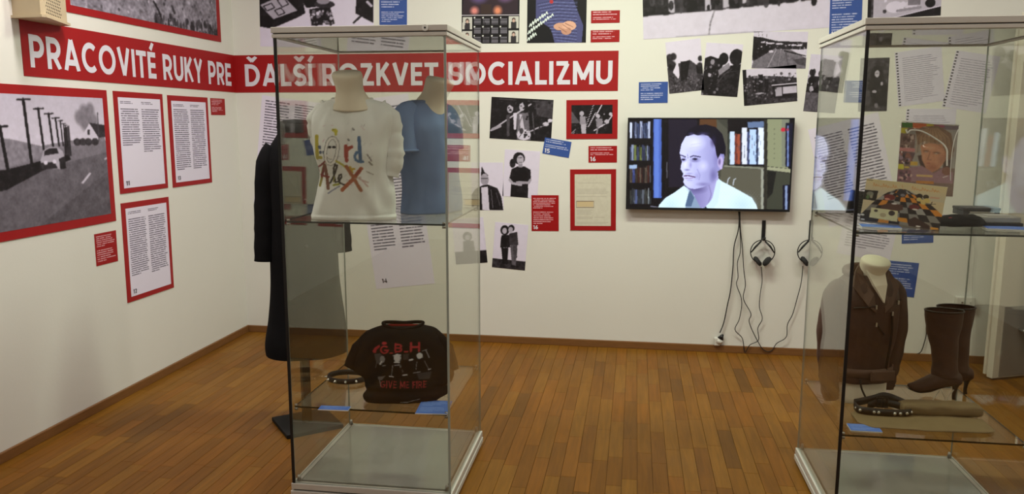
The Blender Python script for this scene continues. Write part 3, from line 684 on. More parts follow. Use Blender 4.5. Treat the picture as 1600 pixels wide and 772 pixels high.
# guitarists
q4 = [(768, 151), (865, 156.5), (861, 222), (765, 216)]; cv = Cv(150, 102, (0.06,) * 3); C5 = [(228, 55), (475, 68), (468, 232), (218, 222)]; m = Map(cv, *C5)
m.cv.nz(0.04, 8); m.poly([(400, 70), (475, 72), (470, 140), (410, 130)], 0.25); m.line([(260, 65), (420, 75)], 3, 0.3); m.line([(390, 100), (470, 110)], 3, 0.28)
m.ell(300, 98, 18, 22, 0.12); m.ell(303, 104, 12, 16, 0.75); m.ell(350, 85, 22, 24, 0.14); m.ell(350, 95, 11, 17, 0.72)
m.poly([(285, 125), (325, 120), (335, 220), (280, 220)], 0.1); m.poly([(330, 120), (375, 118), (385, 225), (330, 225)], 0.42); m.poly([(340, 125), (350, 125), (362, 190), (345, 190)], 0.8)
m.line([(225, 190), (300, 140), (385, 85)], 6, 0.75); m.line([(232, 185), (262, 172)], 12, 0.65); m.poly([(315, 120), (330, 118), (326, 185), (318, 185)], 0.85)
m.ell(358, 205, 28, 22, 0.82); m.ell(348, 190, 8, 12, 0.3); m.line([(365, 200), (440, 165), (472, 145)], 6, 0.7); m.ell(445, 162, 12, 8, 0.8); m.ell(462, 148, 9, 7, 0.85); m.poly([(395, 130), (415, 125), (430, 170), (405, 175)], 0.12)
m.cv.blobs(0.0, 0.0, 1, 0.3, 40, 0.02, [(0.04,) * 3, (0.22,) * 3, (0.12,) * 3], 21); m.line([(292, 112), (312, 112)], 2, 0.3); m.line([(296, 98), (300, 98)], 3, 0.1); m.line([(345, 92), (349, 92)], 3, 0.1); m.poly([(283, 70), (318, 74), (322, 92), (312, 96), (300, 86), (288, 100), (280, 96)], 0.05); m.poly([(330, 64), (372, 66), (376, 112), (364, 100), (352, 78), (340, 86), (334, 110), (326, 100)], 0.08); m.poly([(288, 128), (302, 124), (300, 210), (290, 214)], 0.3); m.line([(330, 200), (344, 150), (352, 128)], 4, 0.5); m.line([(392, 120), (400, 200)], 5, 0.3); m.ell(365, 205, 8, 5, 0.2); m.line([(340, 214), (352, 196)], 2, 0.1); m.cv.blobs(0.55, 0.3, 1, 1, 26, 0.015, [(0.02,) * 3, (0.2,) * 3], 22)
bp('guitarists_photograph', 'photograph of two guitarists playing, left of the red-bordered stage photograph', q4, cv)
# stage photo in red border
t, Q = framed('stage_photograph', 'red-bordered photograph of a band on stage under the banner end', boxq(885, 156, 965, 217), B, (0.10, 0.13, 0.10, 0.13), None, 'photograph', 'photographs on the far wall')
cv = Cv(110, 80, (0.05,) * 3); m = Map(cv, (548, 87), (713, 87), (713, 204), (548, 204)); m.cv.nz(0.03, 6)
m.poly([(548, 110), (585, 160), (548, 160)], 0.35)
for (a, b) in [((603, 178), (632, 95)), ((645, 130), (668, 88)), ((615, 175), (640, 125))]:
    for k in range(9):
        x = a[0] + (b[0] - a[0]) * k / 8; y = a[1] + (b[1] - a[1]) * k / 8; m.line([(x, y), (x + 7, y - 6)], 2.4, 0.85)
m.ell(590, 122, 9, 10, 0.7); m.poly([(582, 132), (604, 132), (608, 165), (582, 165)], 0.6); m.poly([(586, 165), (608, 165), (608, 203), (590, 203)], 0.72); m.ell(655, 133, 8, 9, 0.75); m.poly([(645, 142), (672, 142), (676, 175), (650, 178)], 0.55); m.line([(640, 190), (690, 160), (712, 130)], 5, 0.8); m.ell(690, 155, 10, 9, 0.75); m.ell(705, 125, 7, 7, 0.75); m.line([(655, 175), (650, 204)], 7, 0.5); m.line([(550, 200), (565, 185)], 5, 0.5)
m.cv.blobs(0.0, 0.3, 1, 1, 36, 0.014, [(0.03,) * 3, (0.3,) * 3, (0.7,) * 3], 27); photo('print', Q, cv, t, 0.001, 0, None, True)
caption('blue_caption', 'tilted blue caption numbered 15 under the guitarists photograph', [(852, 215), (893, 221.5), (889, 247), (847, 239.5)], B, BLUE_S, rows=(2, 2), ends=(0.38, 0.62), number='15', group='blue caption cards')
caption('red_caption', 'small red caption numbered 16 under the stage photograph', boxq(919.5, 228, 964, 254), B, RED_S, rows=(2, 2), ends=(0.38, 0.6), number='16', group='red caption cards')
# girl
q4 = [(789, 233), (845, 237), (839, 309.5), (785, 307)]; cv = Cv(90, 118, (0.95,) * 3); m = Map(cv, (280, 265), (425, 275), (410, 462), (270, 455))
m.ell(338, 302, 24, 24, 0.12); m.ell(312, 322, 12, 18, 0.15); m.ell(343, 308, 14, 19, 0.72); m.poly([(308, 345), (330, 335), (362, 335), (384, 348), (385, 385), (374, 392), (372, 462), (303, 458), (306, 390), (298, 385)], 0.06); m.poly([(335, 325), (352, 325), (352, 338), (335, 338)], 0.6)
m.line([(300, 388), (312, 402), (345, 408)], 10, 0.7); m.line([(382, 388), (375, 400), (330, 398)], 10, 0.65); m.line([(334, 300), (350, 300)], 2, 0.2); m.line([(338, 318), (349, 318)], 2, 0.3)
bp('woman_photograph', 'photograph of a standing young woman in black with folded arms', q4, cv)
# man with mohawk
q4 = [(738, 254), (785, 254), (788, 328), (735, 329)]; cv = Cv(80, 120, (0.93,) * 3); m = Map(cv, (150, 320), (270, 320), (278, 510), (142, 513))
m.poly([(186, 375), (190, 335), (200, 358), (215, 372)], 0.12); m.ell(200, 388, 15, 24, 0.65); m.line([(188, 384), (212, 384)], 3, 0.25); m.poly([(142, 513), (146, 450), (165, 425), (190, 412), (212, 408), (250, 422), (266, 455), (276, 508)], 0.10); m.poly([(186, 420), (212, 416), (218, 510), (188, 511)], 0.85); m.line([(225, 430), (232, 500)], 3, 0.4); m.line([(245, 440), (262, 490)], 3, 0.3); m.cv.nz(0.03, 4)
bp('punk_photograph', 'photograph of a man with spiked hair and leather jacket beside the shirt case', q4, cv)
# couple
q4 = [(775, 347), (826, 351.5), (820, 422), (767.5, 418)]; cv = Cv(90, 124, (0.90,) * 3); m = Map(cv, (245, 558), (375, 570), (360, 752), (225, 742))
m.poly([(225, 705), (365, 715), (362, 755), (222, 745)], 0.18); m.cv.nz(0.04, 3, 0, 0.8, 1, 1); m.cv.nz(0.02, 8)
m.ell(282, 592, 17, 20, 0.1); m.ell(281, 594, 9, 12, 0.75); m.poly([(268, 612), (298, 610), (302, 660), (262, 662)], 0.08); m.poly([(266, 662), (284, 662), (282, 720), (270, 720)], 0.1); m.poly([(284, 662), (294, 660), (290, 718), (282, 718)], 0.1)
m.ell(308, 584, 12, 14, 0.1); m.ell(305, 590, 9, 12, 0.7); m.poly([(298, 605), (330, 598), (334, 650), (300, 652)], 0.22); m.poly([(302, 650), (330, 650), (322, 735), (308, 735)], 0.38); m.poly([(312, 652), (330, 650), (328, 700), (316, 716)], 0.3); m.ell(312, 735, 9, 5, 0.05); m.ell(276, 722, 8, 5, 0.05)
bp('couple_photograph', 'photograph of a couple in dark clothes standing in front of a pale wall', q4, cv)
q4 = [(702, 338), (752, 345), (765, 409), (716, 414)]; cv = Cv(70, 90, (0.88,) * 3); m = Map(cv, *[(0, 0), (100, 0), (100, 100), (0, 100)]); m.rect(0, 72, 100, 100, 0.1); m.ell(45, 40, 14, 10, 0.15); m.poly([(30, 50), (62, 50), (66, 82), (28, 82)], 0.15); m.ell(45, 42, 8, 6, 0.7); m.cv.nz(0.03, 4)
bp('portrait_photograph', 'tilted photograph half hidden behind the case, left of the couple photograph', q4, cv)
caption('red_caption', 'taller red caption numbered 16 beside the woman with folded arms', boxq(830.5, 305, 873, 361), B, RED_S, rows=(7, 7), ends=(0.44, 0.83), number='16', group='red caption cards')
# document
t, Q = framed('document_facsimile', 'yellowed typed form in a red border left of the television', boxq(891, 264.5, 962.5, 360), B, (0.10, 0.08, 0.11, 0.075), None, 'document')
cv = Cv(110, 150, (0.66, 0.63, 0.56)); cv.nz(0.012, 5)
for (x0, x1, y, n) in [(0.4, 0.6, 0.06, 1), (0.1, 0.9, 0.14, 2), (0.06, 0.94, 0.26, 7), (0.06, 0.5, 0.66, 8), (0.55, 0.92, 0.8, 2), (0.06, 0.94, 0.9, 3)]:
    for k in range(n): cv.line([(x0, y + k * 0.028), (x1 - 0.1 * R3.random(), y + k * 0.028)], 0.006, (0.5, 0.46, 0.42), 0.7)
cv.line([(0.05, 0.52), (0.53, 0.52), (0.53, 0.64), (0.05, 0.64), (0.05, 0.52)], 0.014, (0.4, 0.33, 0.26)); cv.rect(0.06, 0.53, 0.52, 0.63, (0.66, 0.58, 0.44))
photo('print', Q, cv, t, 0.001)
# big crowd photograph
q4 = [(999, -135), (1301, -150), (1295, 38), (1007.5, 66.5)]; cv = Cv(300, 190, (0.80,) * 3); m = Map(cv, *q4)
m.poly([(998, -135), (1302, -150), (1300, -20), (1240, 0), (1120, 15), (1006, 28), (1003, 0)], 0.12); m.cv.nz(0.03, 7, 0, 0, 1, 0.8)
for k in range(13):
    x = 1008 + k * 22; m.poly([(x, -90), (x + 17, -90), (x + 18, 24 - k * 1.9), (x + 2, 26 - k * 1.9)], 0.06 + 0.07 * (k % 3)); m.ell(x + 9, -100, 7, 9, 0.6)
for (x, y) in [(1050, 14), (1107, 8), (1135, 4), (1165, -4)]: m.poly([(x - 4, y - 24), (x + 5, y - 26), (x + 7, y + 6), (x - 2, y + 8)], 0.75)
m.poly([(1006, 28), (1120, 16), (1240, 1), (1300, -8), (1296, 40), (1007, 68)], 0.86); m.line([(1119, 17), (1113, 36), (1111, 54)], 1.4, 0.35); m.line([(1060, 60), (1180, 48)], 1, 0.6); m.cv.nz(0.015, 9)
m.ell(1043, 22, 8, 3, 0.1); m.cv.blur(1)
m.cv.blobs(0.02, 0.6, 0.95, 0.78, 46, 0.012, [(0.04,) * 3, (0.25,) * 3, (0.14,) * 3], 31, 1.8)
bp('crowd_photograph', 'largest photograph on the far wall, legs of a crowd on pale pavement', q4, cv)
# four small ones
q4 = [(1038.5, 66.5), (1096.6, 59.5), (1098, 140), (1047, 147.4)]; cv = Cv(84, 116, (0.93,) * 3); m = Map(cv, (251, 285), (500, 255), (505, 600), (288, 632))
m.poly([(255, 470), (300, 440), (420, 400), (500, 460), (510, 610), (285, 640)], 0.25)
for (x, y, r) in [(285, 390, 30), (310, 380, 26), (275, 420, 30), (300, 440, 36), (490, 390, 20), (485, 440, 26)]: m.ell(x, y, r, r * 1.1, 0.14, 0.95, 0.3)
m.poly([(340, 400), (352, 500), (345, 530), (308, 485)], 0.92); m.poly([(358, 412), (420, 405), (400, 540), (360, 535)], 0.08); m.poly([(460, 440), (505, 440), (505, 490), (462, 490)], 0.08); m.poly([(410, 460), (460, 470), (470, 560), (395, 560)], 0.3); m.cv.nz(0.07, 3, 0, 0.62, 1, 1); m.cv.blobs(0.1, 0.7, 1, 1, 50, 0.02, [(0.1,) * 3, (0.45,) * 3], 8)
bp('small_photograph', 'small photograph of people with a white flag, beside the small blue caption', q4, cv)
q4 = [(1103, 66), (1161, 70), (1152, 152), (1096, 148)]; cv = Cv(84, 118, (0.93,) * 3); m = Map(cv, (527, 285), (775, 300), (738, 652), (498, 636))
m.poly([(522, 390), (560, 375), (600, 390), (640, 400), (640, 652), (498, 640)], 0.10); m.ell(572, 415, 14, 18, 0.55); m.poly([(545, 490), (565, 490), (565, 515), (545, 515)], 0.7); m.poly([(610, 470), (680, 420), (690, 450), (620, 520)], 0.55)
m.ell(645, 395, 32, 40, 0.06); m.ell(730, 385, 46, 54, 0.08); m.poly([(600, 520), (680, 460), (770, 435), (755, 660), (560, 650)], 0.13); m.poly([(690, 440), (770, 430), (768, 460), (680, 470)], 0.05); m.line([(610, 510), (690, 480), (760, 475)], 3, 0.3); m.cv.nz(0.03, 4, 0, 0.3, 1, 1)
m.cv.blobs(0.0, 0.35, 0.45, 1, 36, 0.03, [(0.04,) * 3, (0.26,) * 3, (0.5,) * 3], 23); m.line([(640, 440), (610, 520)], 4, 0.55); m.line([(700, 462), (650, 500), (605, 560)], 3, 0.35)
bp('small_photograph', 'small photograph of hooded people seen from behind', q4, cv)
q4 = [(1178, 49), (1262.7, 50), (1258.7, 107), (1174, 107)]; cv = Cv(124, 84, (0.86,) * 3); m = Map(cv, (848, 210), (1212, 215), (1195, 460), (832, 458))
m.poly([(846, 245), (900, 250), (1000, 275), (1205, 285), (1200, 330), (980, 330), (845, 410)], 0.14); m.poly([(845, 410), (980, 330), (1090, 330), (1200, 390), (1195, 462), (832, 460)], 0.45); m.poly([(840, 240), (930, 270), (955, 330), (838, 405)], 0.08)
for (x, y, w2) in [(920, 283, 24), (960, 290, 30), (1020, 295, 26), (1110, 303, 34), (1150, 305, 20)]: m.ell(x, y, w2, 6, 0.85)
m.ell(965, 345, 16, 9, 0.8); m.poly([(1050, 335), (1195, 372), (1195, 378), (1050, 345)], 0.1); m.line([(880, 212), (884, 245)], 2, 0.3); m.line([(905, 214), (908, 250)], 2, 0.3); m.line([(935, 220), (936, 250)], 2, 0.35); m.cv.nz(0.04, 3, 0, 0.5, 1, 1); m.poly([(1110, 400), (1195, 385), (1195, 440), (1140, 430)], 0.3)
m.cv.blobs(0.1, 0.28, 0.95, 0.48, 46, 0.012, [(0.1,) * 3, (0.5,) * 3, (0.85,) * 3], 24, 0.7); m.line([(1000, 330), (940, 455)], 4, 0.7); m.line([(1060, 335), (1080, 455)], 4, 0.3); m.line([(1030, 335), (1010, 455)], 3, 0.6)
bp('small_photograph', 'small photograph of a muddy road with parked vehicles', q4, cv)
q4 = [(1160, 109.6), (1244, 101), (1246, 158), (1162.6, 165.6)]; cv = Cv(124, 84, (0.85,) * 3); m = Map(cv, (772, 470), (1133, 433), (1142, 678), (783, 710))
m.poly([(772, 530), (850, 510), (1000, 510), (1135, 520), (1140, 690), (780, 710)], 0.2); m.cv.nz(0.05, 3, 0, 0.35, 1, 1); m.poly([(772, 470), (798, 468), (806, 710), (783, 712)], 0.04)
for (x, y) in [(855, 540), (935, 540)]: m.ell(x, y - 22, 9, 11, 0.5); m.poly([(x - 14, y - 10), (x + 14, y - 10), (x + 12, y + 80), (x - 12, y + 80)], 0.07)
m.poly([(880, 500), (912, 500), (912, 620), (884, 620)], 0.12); m.poly([(975, 580), (1138, 560), (1140, 655), (985, 660)], 0.12); m.poly([(990, 588), (1035, 582), (1040, 640), (996, 646)], 0.7); m.poly([(1042, 582), (1135, 572), (1137, 620), (1045, 628)], 0.78); m.line([(970, 572), (1136, 556)], 5, 0.9); m.ell(890, 625, 30, 5, 0.7); m.cv.blobs(0, 0.35, 0.6, 0.6, 30, 0.015, [(0.5,) * 3, (0.12,) * 3], 2)
m.cv.blobs(0.08, 0.55, 0.62, 1, 40, 0.014, [(0.05,) * 3, (0.5,) * 3, (0.3,) * 3], 25); m.cv.blobs(0.1, 0.2, 1, 0.4, 30, 0.02, [(0.3,) * 3, (0.2,) * 3, (0.6,) * 3], 26)
bp('small_photograph', 'small photograph of men standing beside an overturned shelter, lowest of the cluster', q4, cv)
q4 = [(1266, 84), (1316, 88), (1305, 178), (1256, 173)]; cv = Cv(76, 124, (0.85,) * 3); m = Map(cv, (0, 0), (100, 0), (100, 100), (0, 100)); m.rect(0, 38, 100, 68, 0.12); m.cv.blobs(0, 0.3, 1, 0.66, 40, 0.05, [(0.08,) * 3, (0.2,) * 3, (0.75,) * 3], 6, 1.5); m.rect(0, 66, 100, 101, 0.35); m.cv.nz(0.05, 3, 0, 0.6, 1, 1); m.poly([(40, 35), (55, 2), (62, 35)], 0.97)
bp('street_march_photograph', 'photograph of a small crowd seen through the left side of the leather jacket case', q4, cv)
caption('blue_caption', 'small blue caption above the top left of the television', boxq(998, 128, 1043.5, 161), B, BLUE_S, rows=(4, 4), ends=(0.5, 0.9), group='blue caption cards')
caption('blue_caption', 'tall blue caption between the crowd and desk photographs', [(1296.6, -30), (1347, -32), (1347, 60), (1296.6, 60)], B, BLUE_S, rows=(10, 7), ends=(0.55, 0.88), number='17', group='blue caption cards')
q4 = [(1357, -80), (1472, -84), (1472, 27), (1357, 27)]; cv = Cv(160, 150, (0.25,) * 3); m = Map(cv, *q4); m.cv.nz(0.08, 6)
m.poly([(1366, -10), (1472, -20), (1472, 12), (1395, 27), (1366, 27)], 0.75); m.ell(1400, 10, 14, 9, 0.9); m.ell(1425, 8, 10, 7, 0.85); m.poly([(1420, -8), (1440, -8), (1440, 8), (1420, 8)], 0.5); m.ell(1455, 6, 8, 7, 0.1); m.line([(1404, 16), (1440, 12)], 4, 0.6); m.poly([(1357, -80), (1363, -80), (1363, 27), (1357, 27)], 0.02); m.poly([(1400, 27), (1472, 12), (1472, 27)], 0.08); m.line([(1395, 27), (1472, 11)], 1.5, 0.9); m.cv.blobs(0.1, 0.3, 0.5, 0.9, 20, 0.03, [(0.2,) * 3, (0.9,) * 3, (0.6,) * 3], 4)
bp('desk_photograph', 'photograph of a cluttered desk above the case with the leather jacket', q4, cv)
q4 = [(1344, 91), (1390, 90), (1385.5, 174), (1341, 174)]; cv = Cv(64, 112, (0.25,) * 3); m = Map(cv, (360, 352), (542, 348), (523, 672), (350, 672)); m.cv.nz(0.07, 2); m.cv.nz(0.05, 6)
m.ell(462, 440, 36, 42, 0.06); m.ell(464, 445, 18, 24, 0.85); m.poly([(420, 490), (450, 470), (500, 470), (528, 520), (520, 640), (420, 640), (400, 560)], 0.09); m.poly([(432, 430), (448, 408), (476, 404), (498, 425), (504, 480), (492, 520), (482, 470), (446, 470), (436, 515), (424, 480)], 0.05); m.ell(464, 446, 15, 21, 0.8); m.line([(455, 442), (472, 442)], 3, 0.3); m.line([(460, 458), (468, 458)], 3, 0.4); m.ell(492, 505, 8, 12, 0.75); m.ell(448, 552, 14, 9, 0.75); m.poly([(380, 560), (420, 540), (430, 620), (385, 640)], 0.3); m.ell(460, 635, 12, 14, 0.5); m.cv.blobs(0, 0.1, 1, 1, 40, 0.03, [(0.2,) * 3, (0.3,) * 3, (0.1,) * 3], 41); m.ell(464, 446, 13, 18, 0.8); m.line([(455, 442), (472, 442)], 3, 0.3)
bp('seated_woman_photograph', 'dark photograph of a seated woman with long hair behind the case', q4, cv)

# --- white text sheets and notebook pages
def text_sheet(name, label, pts, cols, number=None, group='white text sheets', lift=0.0, nx=46, cat='text sheet', bg=PAPER_S):
    P = quad(pts, B); xe, ye, C = text_grid(cols, bg, INK_S, nx); o = sheet(name, P, xe, ye, C, M_INK, None, 0.0012, lift); tag(o, label, cat, group)
    if number: numeral(number, P, o, 0.06, (0.12, 0.03), pm('ink_dark', A(50, 44, 50), 0.6))
    return o
tc_ = lambda n, y0, y1, y2: [(0.06, 0.46, y0, y1, n, 0.45, 0.8, 0.08), (0.54, 0.94, y0, y2, n, 0.45, 0.8, 0.08)]
text_sheet('text_sheet', 'white text sheet half hidden behind the black coat', [(412, 150), (508, 161), (490, 330), (394, 318)], tc_(34, 0.04, 0.9, 0.8))
text_sheet('text_sheet', 'tall tilted white text sheet numbered 14 behind the shirt case', [(545, 158), (637, 147), (680, 442), (587, 453)], tc_(46, 0.05, 0.80, 0.80), '14')
text_sheet('text_sheet', 'upper tilted text sheet behind the case with the leather jacket', [(1262, 202), (1372, 176), (1404, 330), (1296, 356)], tc_(24, 0.09, 0.74, 0.82), None)
text_sheet('text_sheet', 'lower tilted text sheet just above the leather jacket', [(1330, 296), (1414, 310), (1389, 409), (1306, 396)], [(0.1, 0.92, 0.08, 0.88, 20, 0.4, 0.6, 0.1)], None)
def notebook(label, pts, rows, y1, side=1):
    o = text_sheet('notebook_page', label, pts, [(0.16, 0.93, 0.12, y1, rows, 0.3, 0.42, 0.25)], None, 'copied notebook pages', cat='notebook page', bg=np.array([176, 168, 178]) / 255)
    P = quad(pts, B); c, u, v, n, w, h = rect_frame(P); M_ = Matrix(((u[0], v[0], n[0], 0), (u[1], v[1], n[1], 0), (u[2], v[2], n[2], 0), (0, 0, 0, 1)))
    k = 19; mm = MB()
    for i in range(k):
        y = -h / 2 + (i + 0.5) * h / k; mm.box(-w / 2 + 0.005, -w / 2 + 0.017, y - 0.0042, y + 0.0042, 0.0012, 0.0018, 0, M_)
    mm.build('hole_pattern', pm('ink_dark', A(50, 44, 50), 0.6), o)
notebook('upper left notebook page with punched edge seen through the jacket case', [(1394, 79), (1470, 76), (1477, 157), (1407, 167)], 22, 0.94)
notebook('upper right notebook page with dense handwriting, tilted clockwise', [(1493.5, 79), (1563.5, 88), (1540, 178), (1472, 166)], 20, 0.96)
notebook('lower notebook page with punched edge behind the magazine', [(1414, 168), (1492, 172), (1489, 262), (1412, 258)], 5, 0.3)
caption('blue_caption', 'blue caption just below the upper glass shelf of the jacket case', [(1409, 345), (1459, 343), (1458, 379), (1409, 381)], B, BLUE_S, rows=(4, 4), ends=(0.5, 0.9), group='blue caption cards')
caption('blue_caption', 'tilted blue caption to the right of the leather jacket', [(1387, 407), (1436, 411), (1428, 465), (1379, 460)], B, BLUE_S, rows=(5, 6), ends=(0.46, 0.86), group='blue caption cards')

# --- prints on the rear wall (mirrored in the glass)
for i, (x0, x1, z0, z1) in enumerate([(3.2, 3.75, 1.25, 2.0), (4.0, 4.55, 1.0, 1.75)]):
    P = [np.array([x1, RY, z1]), np.array([x0, RY, z1]), np.array([x0, RY, z0]), np.array([x1, RY, z0])]
    t, Q = framed('rear_panel', ['red-bordered text panel on the rear wall nearer the double door', 'red-bordered text panel on the rear wall further from the double door'][i], P, None, (0.07, 0.05, 0.07, 0.05), None, 'text panel', 'red-bordered text panels')
    xe, ye, C = text_grid(tc_(28, 0.1, 0.8, 0.85), PAPER_S, INK_S, 30); sheet('text_sheet', Q, xe, ye, C, M_INK, t, 0.001)

# ================================================================== TELEVISION
M_BLACK = pm('black_plastic', (0.012, 0.012, 0.014), 0.35, var=0.1)
M_RUBBER = pm('black_cable', (0.014, 0.013, 0.014), 0.5, var=0.1)
tx0, tx1, tz0, tz1 = 2.804, 3.868, 0.982, 1.592
tv = empty('television', ((tx0 + tx1) / 2, 0, tz0)); tag(tv, 'flat television on the wall showing a man in front of bookshelves', 'television')
hw = (tx1 - tx0) / 2; hh = tz1 - tz0
mb = MB(); mb.box(-hw, hw, -0.055, -0.025, 0, hh); mb.box(-hw * 0.8, hw * 0.8, -0.025, -0.012, 0.08, hh * 0.8); mb.build('housing', M_BLACK, tv, bevel=0.003)
mb = MB(); b_ = 0.009; mb.box(-hw, hw, -0.060, -0.055, hh - b_, hh); mb.box(-hw, hw, -0.060, -0.055, 0, b_ * 1.8); mb.box(-hw, -hw + b_, -0.060, -0.055, b_ * 1.8, hh - b_); mb.box(hw - b_, hw, -0.060, -0.055, b_ * 1.8, hh - b_); mb.build('bezel', M_BLACK, tv)
mb = MB(); mb.box(-0.2, 0.2, -0.012, 0.0, 0.15, 0.45); mb.build('wall_bracket', M_STEEL, tv)
cv = Cv(380, 212, (0.07, 0.06, 0.085)); m = Map(cv, (95, 68), (1197, 68), (1165, 672), (80, 652)); RB = random.Random(9)
m.rect(80, 60, 252, 660, (16, 13, 17))
for (y0, y1, cs) in [(80, 195, [(170, 180, 205), (90, 105, 135), (200, 210, 230), (60, 70, 100), (140, 150, 180), (30, 34, 50)]), (236, 342, [(60, 66, 90), (110, 120, 70), (40, 44, 60), (130, 140, 165), (80, 90, 60), (50, 60, 110)]), (372, 490, [(70, 38, 32), (60, 50, 40), (80, 84, 92), (40, 30, 30), (90, 80, 70), (70, 80, 130)]), (525, 632, [(50, 55, 60), (150, 160, 165), (60, 62, 60), (30, 32, 38), (90, 96, 105), (80, 90, 125)])]:
    x = 100
    while x < 238:
        w2 = RB.choice([8, 11, 14, 18]); m.rect(x, y0 + RB.random() * 18, x + w2 - 2, y1, RB.choice(cs)); x += w2
m.rect(95, 370, 150, 395, (150, 170, 200)); m.rect(262, 68, 318, 592, (78, 104, 178)); m.rect(270, 68, 300, 592, (96, 124, 198)); m.rect(320, 60, 420, 660, (15, 12, 17)); m.rect(365, 60, 560, 520, (36, 31, 46)); m.rect(352, 350, 358, 460, (110, 110, 120)); m.rect(345, 68, 350, 660, (26, 22, 28))
m.rect(560, 66, 578, 240, (24, 18, 20)); m.rect(576, 66, 692, 240, (92, 64, 42)); m.rect(690, 66, 1000, 680, (70, 70, 62)); m.poly([(690, 68), (765, 140), (765, 375), (690, 300)], (84, 84, 74)); m.rect(765, 72, 1008, 380, (22, 18, 22)); m.poly([(895, 88), (1008, 82), (1010, 122), (898, 128)], (100, 118, 150))
x = 768
for w2, c, yt in [(10, (60, 70, 60), 160), (34, (190, 206, 226), 150), (14, (120, 60, 50), 165), (22, (150, 80, 60), 168), (10, (40, 40, 60), 160), (36, (210, 216, 228), 125), (14, (60, 70, 110), 150), (46, (176, 200, 232), 135), (12, (50, 60, 90), 140), (38, (214, 226, 240), 125), (8, (70, 80, 110), 130)]:
    m.rect(x, yt, x + w2 - 1, 368, c); x += w2
for k in range(22):
    bx, by = 772 + RB.random() * 225, 170 + RB.random() * 150; m.rect(bx, by, bx + 4, by + 26 + RB.random() * 30, RB.choice([(60, 70, 100), (110, 70, 60), (230, 236, 240), (40, 44, 60)]), 0.6)
m.poly([(742, 372), (1003, 388), (1003, 400), (735, 384)], (128, 130, 116)); m.poly([(720, 386), (1000, 402), (1000, 680), (700, 680)], (92, 90, 78)); m.rect(985, 400, 1002, 672, (150, 152, 140)); m.line([(760, 500), (768, 465), (778, 455)], 6, (190, 200, 215)); m.line([(800, 505), (806, 470), (818, 462)], 6, (190, 200, 215))
m.rect(1003, 66, 1024, 680, (52, 50, 44)); m.poly([(1026, 66), (1168, 66), (1162, 395), (1026, 380)], (136, 140, 112)); m.poly([(1120, 66), (1170, 66), (1165, 380), (1120, 380)], (122, 126, 110)); m.rect(1145, 95, 1200, 385, (26, 26, 46)); m.rect(1156, 110, 1166, 380, (120, 140, 190)); m.poly([(1024, 382), (1180, 398), (1180, 424), (1024, 405)], (150, 152, 126)); m.poly([(1024, 408), (1180, 426), (1176, 680), (1024, 680)], (66, 68, 58)); m.poly([(1026, 410), (1085, 418), (1060, 560), (1026, 600)], (34, 34, 32)); m.rect(1128, 505, 1200, 680, (20, 20, 40)); m.rect(1142, 510, 1158, 680, (130, 146, 180)); m.ell(1130, 138, 15, 13, (190, 40, 60), 0.9); m.ell(1158, 138, 10, 9, (160, 60, 80), 0.8)
for k in range(7): m.ell(1072, 135 + k * 32, 3, 4, (90, 92, 76))
m.rect(82, 640, 330, 690, (18, 16, 20)); m.line([(245, 648), (330, 660)], 9, (110, 110, 125))
m.cv.blur(1)
# shirt
m.poly([(290, 690), (300, 640), (345, 590), (405, 555), (470, 508), (520, 545), (590, 650), (650, 610), (692, 450), (722, 478), (830, 535), (925, 590), (955, 640), (968, 690)], (206, 228, 238))
m.ell(860, 640, 110, 90, (184, 210, 224), 0.7, 0.9); m.ell(380, 640, 80, 70, (188, 214, 228), 0.7, 0.9)
for k in range(34):
    for j in range(11):
        x, y = 312 + k * 20 + (j % 2) * 9, 545 + j * 12
        m.ell(x, y, 2.2, 2.2, (150, 178, 200), 0.30 if not (500 < x < 690 and j < 7) else 0.0)
# neck
m.shade([(470, 500), (540, 575), (580, 662), (625, 655), (662, 590), (700, 520), (702, 420), (560, 430)], 480, 700, (112, 106, 158), (168, 166, 214))
m.ell(560, 530, 80, 40, (88, 82, 128), 0.75, 0.9); m.line([(640, 510), (655, 570), (630, 640)], 8, (128, 122, 172), 0.7)
m.poly([(510, 532), (548, 590), (585, 662), (560, 690), (480, 660), (500, 560)], (132, 152, 178)); m.poly([(512, 540), (540, 590), (520, 648), (478, 648), (496, 580)], (84, 104, 134)); m.poly([(600, 668), (660, 600), (692, 470), (720, 480), (700, 620), (650, 690)], (196, 218, 230)); m.poly([(540, 690), (610, 655), (700, 680), (690, 690)], (120, 142, 168)); m.ell(617, 657, 7, 6, (40, 44, 60))
# head
hd = [(441, 292), (452, 235), (480, 185), (540, 148), (620, 140), (690, 180), (735, 260), (742, 320), (728, 395), (697, 415), (690, 455), (650, 496), (600, 520), (545, 532), (505, 526), (480, 508), (466, 486), (470, 462), (459, 448), (466, 430), (456, 412), (447, 398), (450, 372), (457, 350), (449, 326)]
m.shade(hd, 470, 740, (200, 204, 242), (132, 130, 184))
m.ell(545, 225, 85, 62, (216, 220, 250), 0.9, 0.9); m.ell(600, 378, 46, 48, (206, 208, 244), 0.75, 0.9); m.ell(505, 500, 34, 20, (196, 198, 236), 0.7, 0.9); m.ell(480, 365, 18, 36, (220, 222, 250), 0.8, 0.9)
m.ell(668, 440, 34, 62, (106, 102, 154), 0.75, 0.9); m.ell(690, 330, 30, 80, (126, 122, 176), 0.6, 0.9); m.ell(560, 445, 26, 30, (150, 148, 200), 0.6, 0.9); m.ell(545, 338, 44, 22, (104, 100, 152), 0.7, 0.9); m.ell(468, 336, 26, 20, (100, 96, 148), 0.7, 0.9); m.ell(600, 500, 60, 18, (120, 114, 166), 0.7, 0.9); m.ell(515, 372, 14, 30, (140, 136, 190), 0.7, 0.9); m.ell(492, 404, 26, 9, (104, 98, 148), 0.7, 0.8); m.ell(505, 428, 34, 8, (130, 124, 176), 0.6, 0.9)
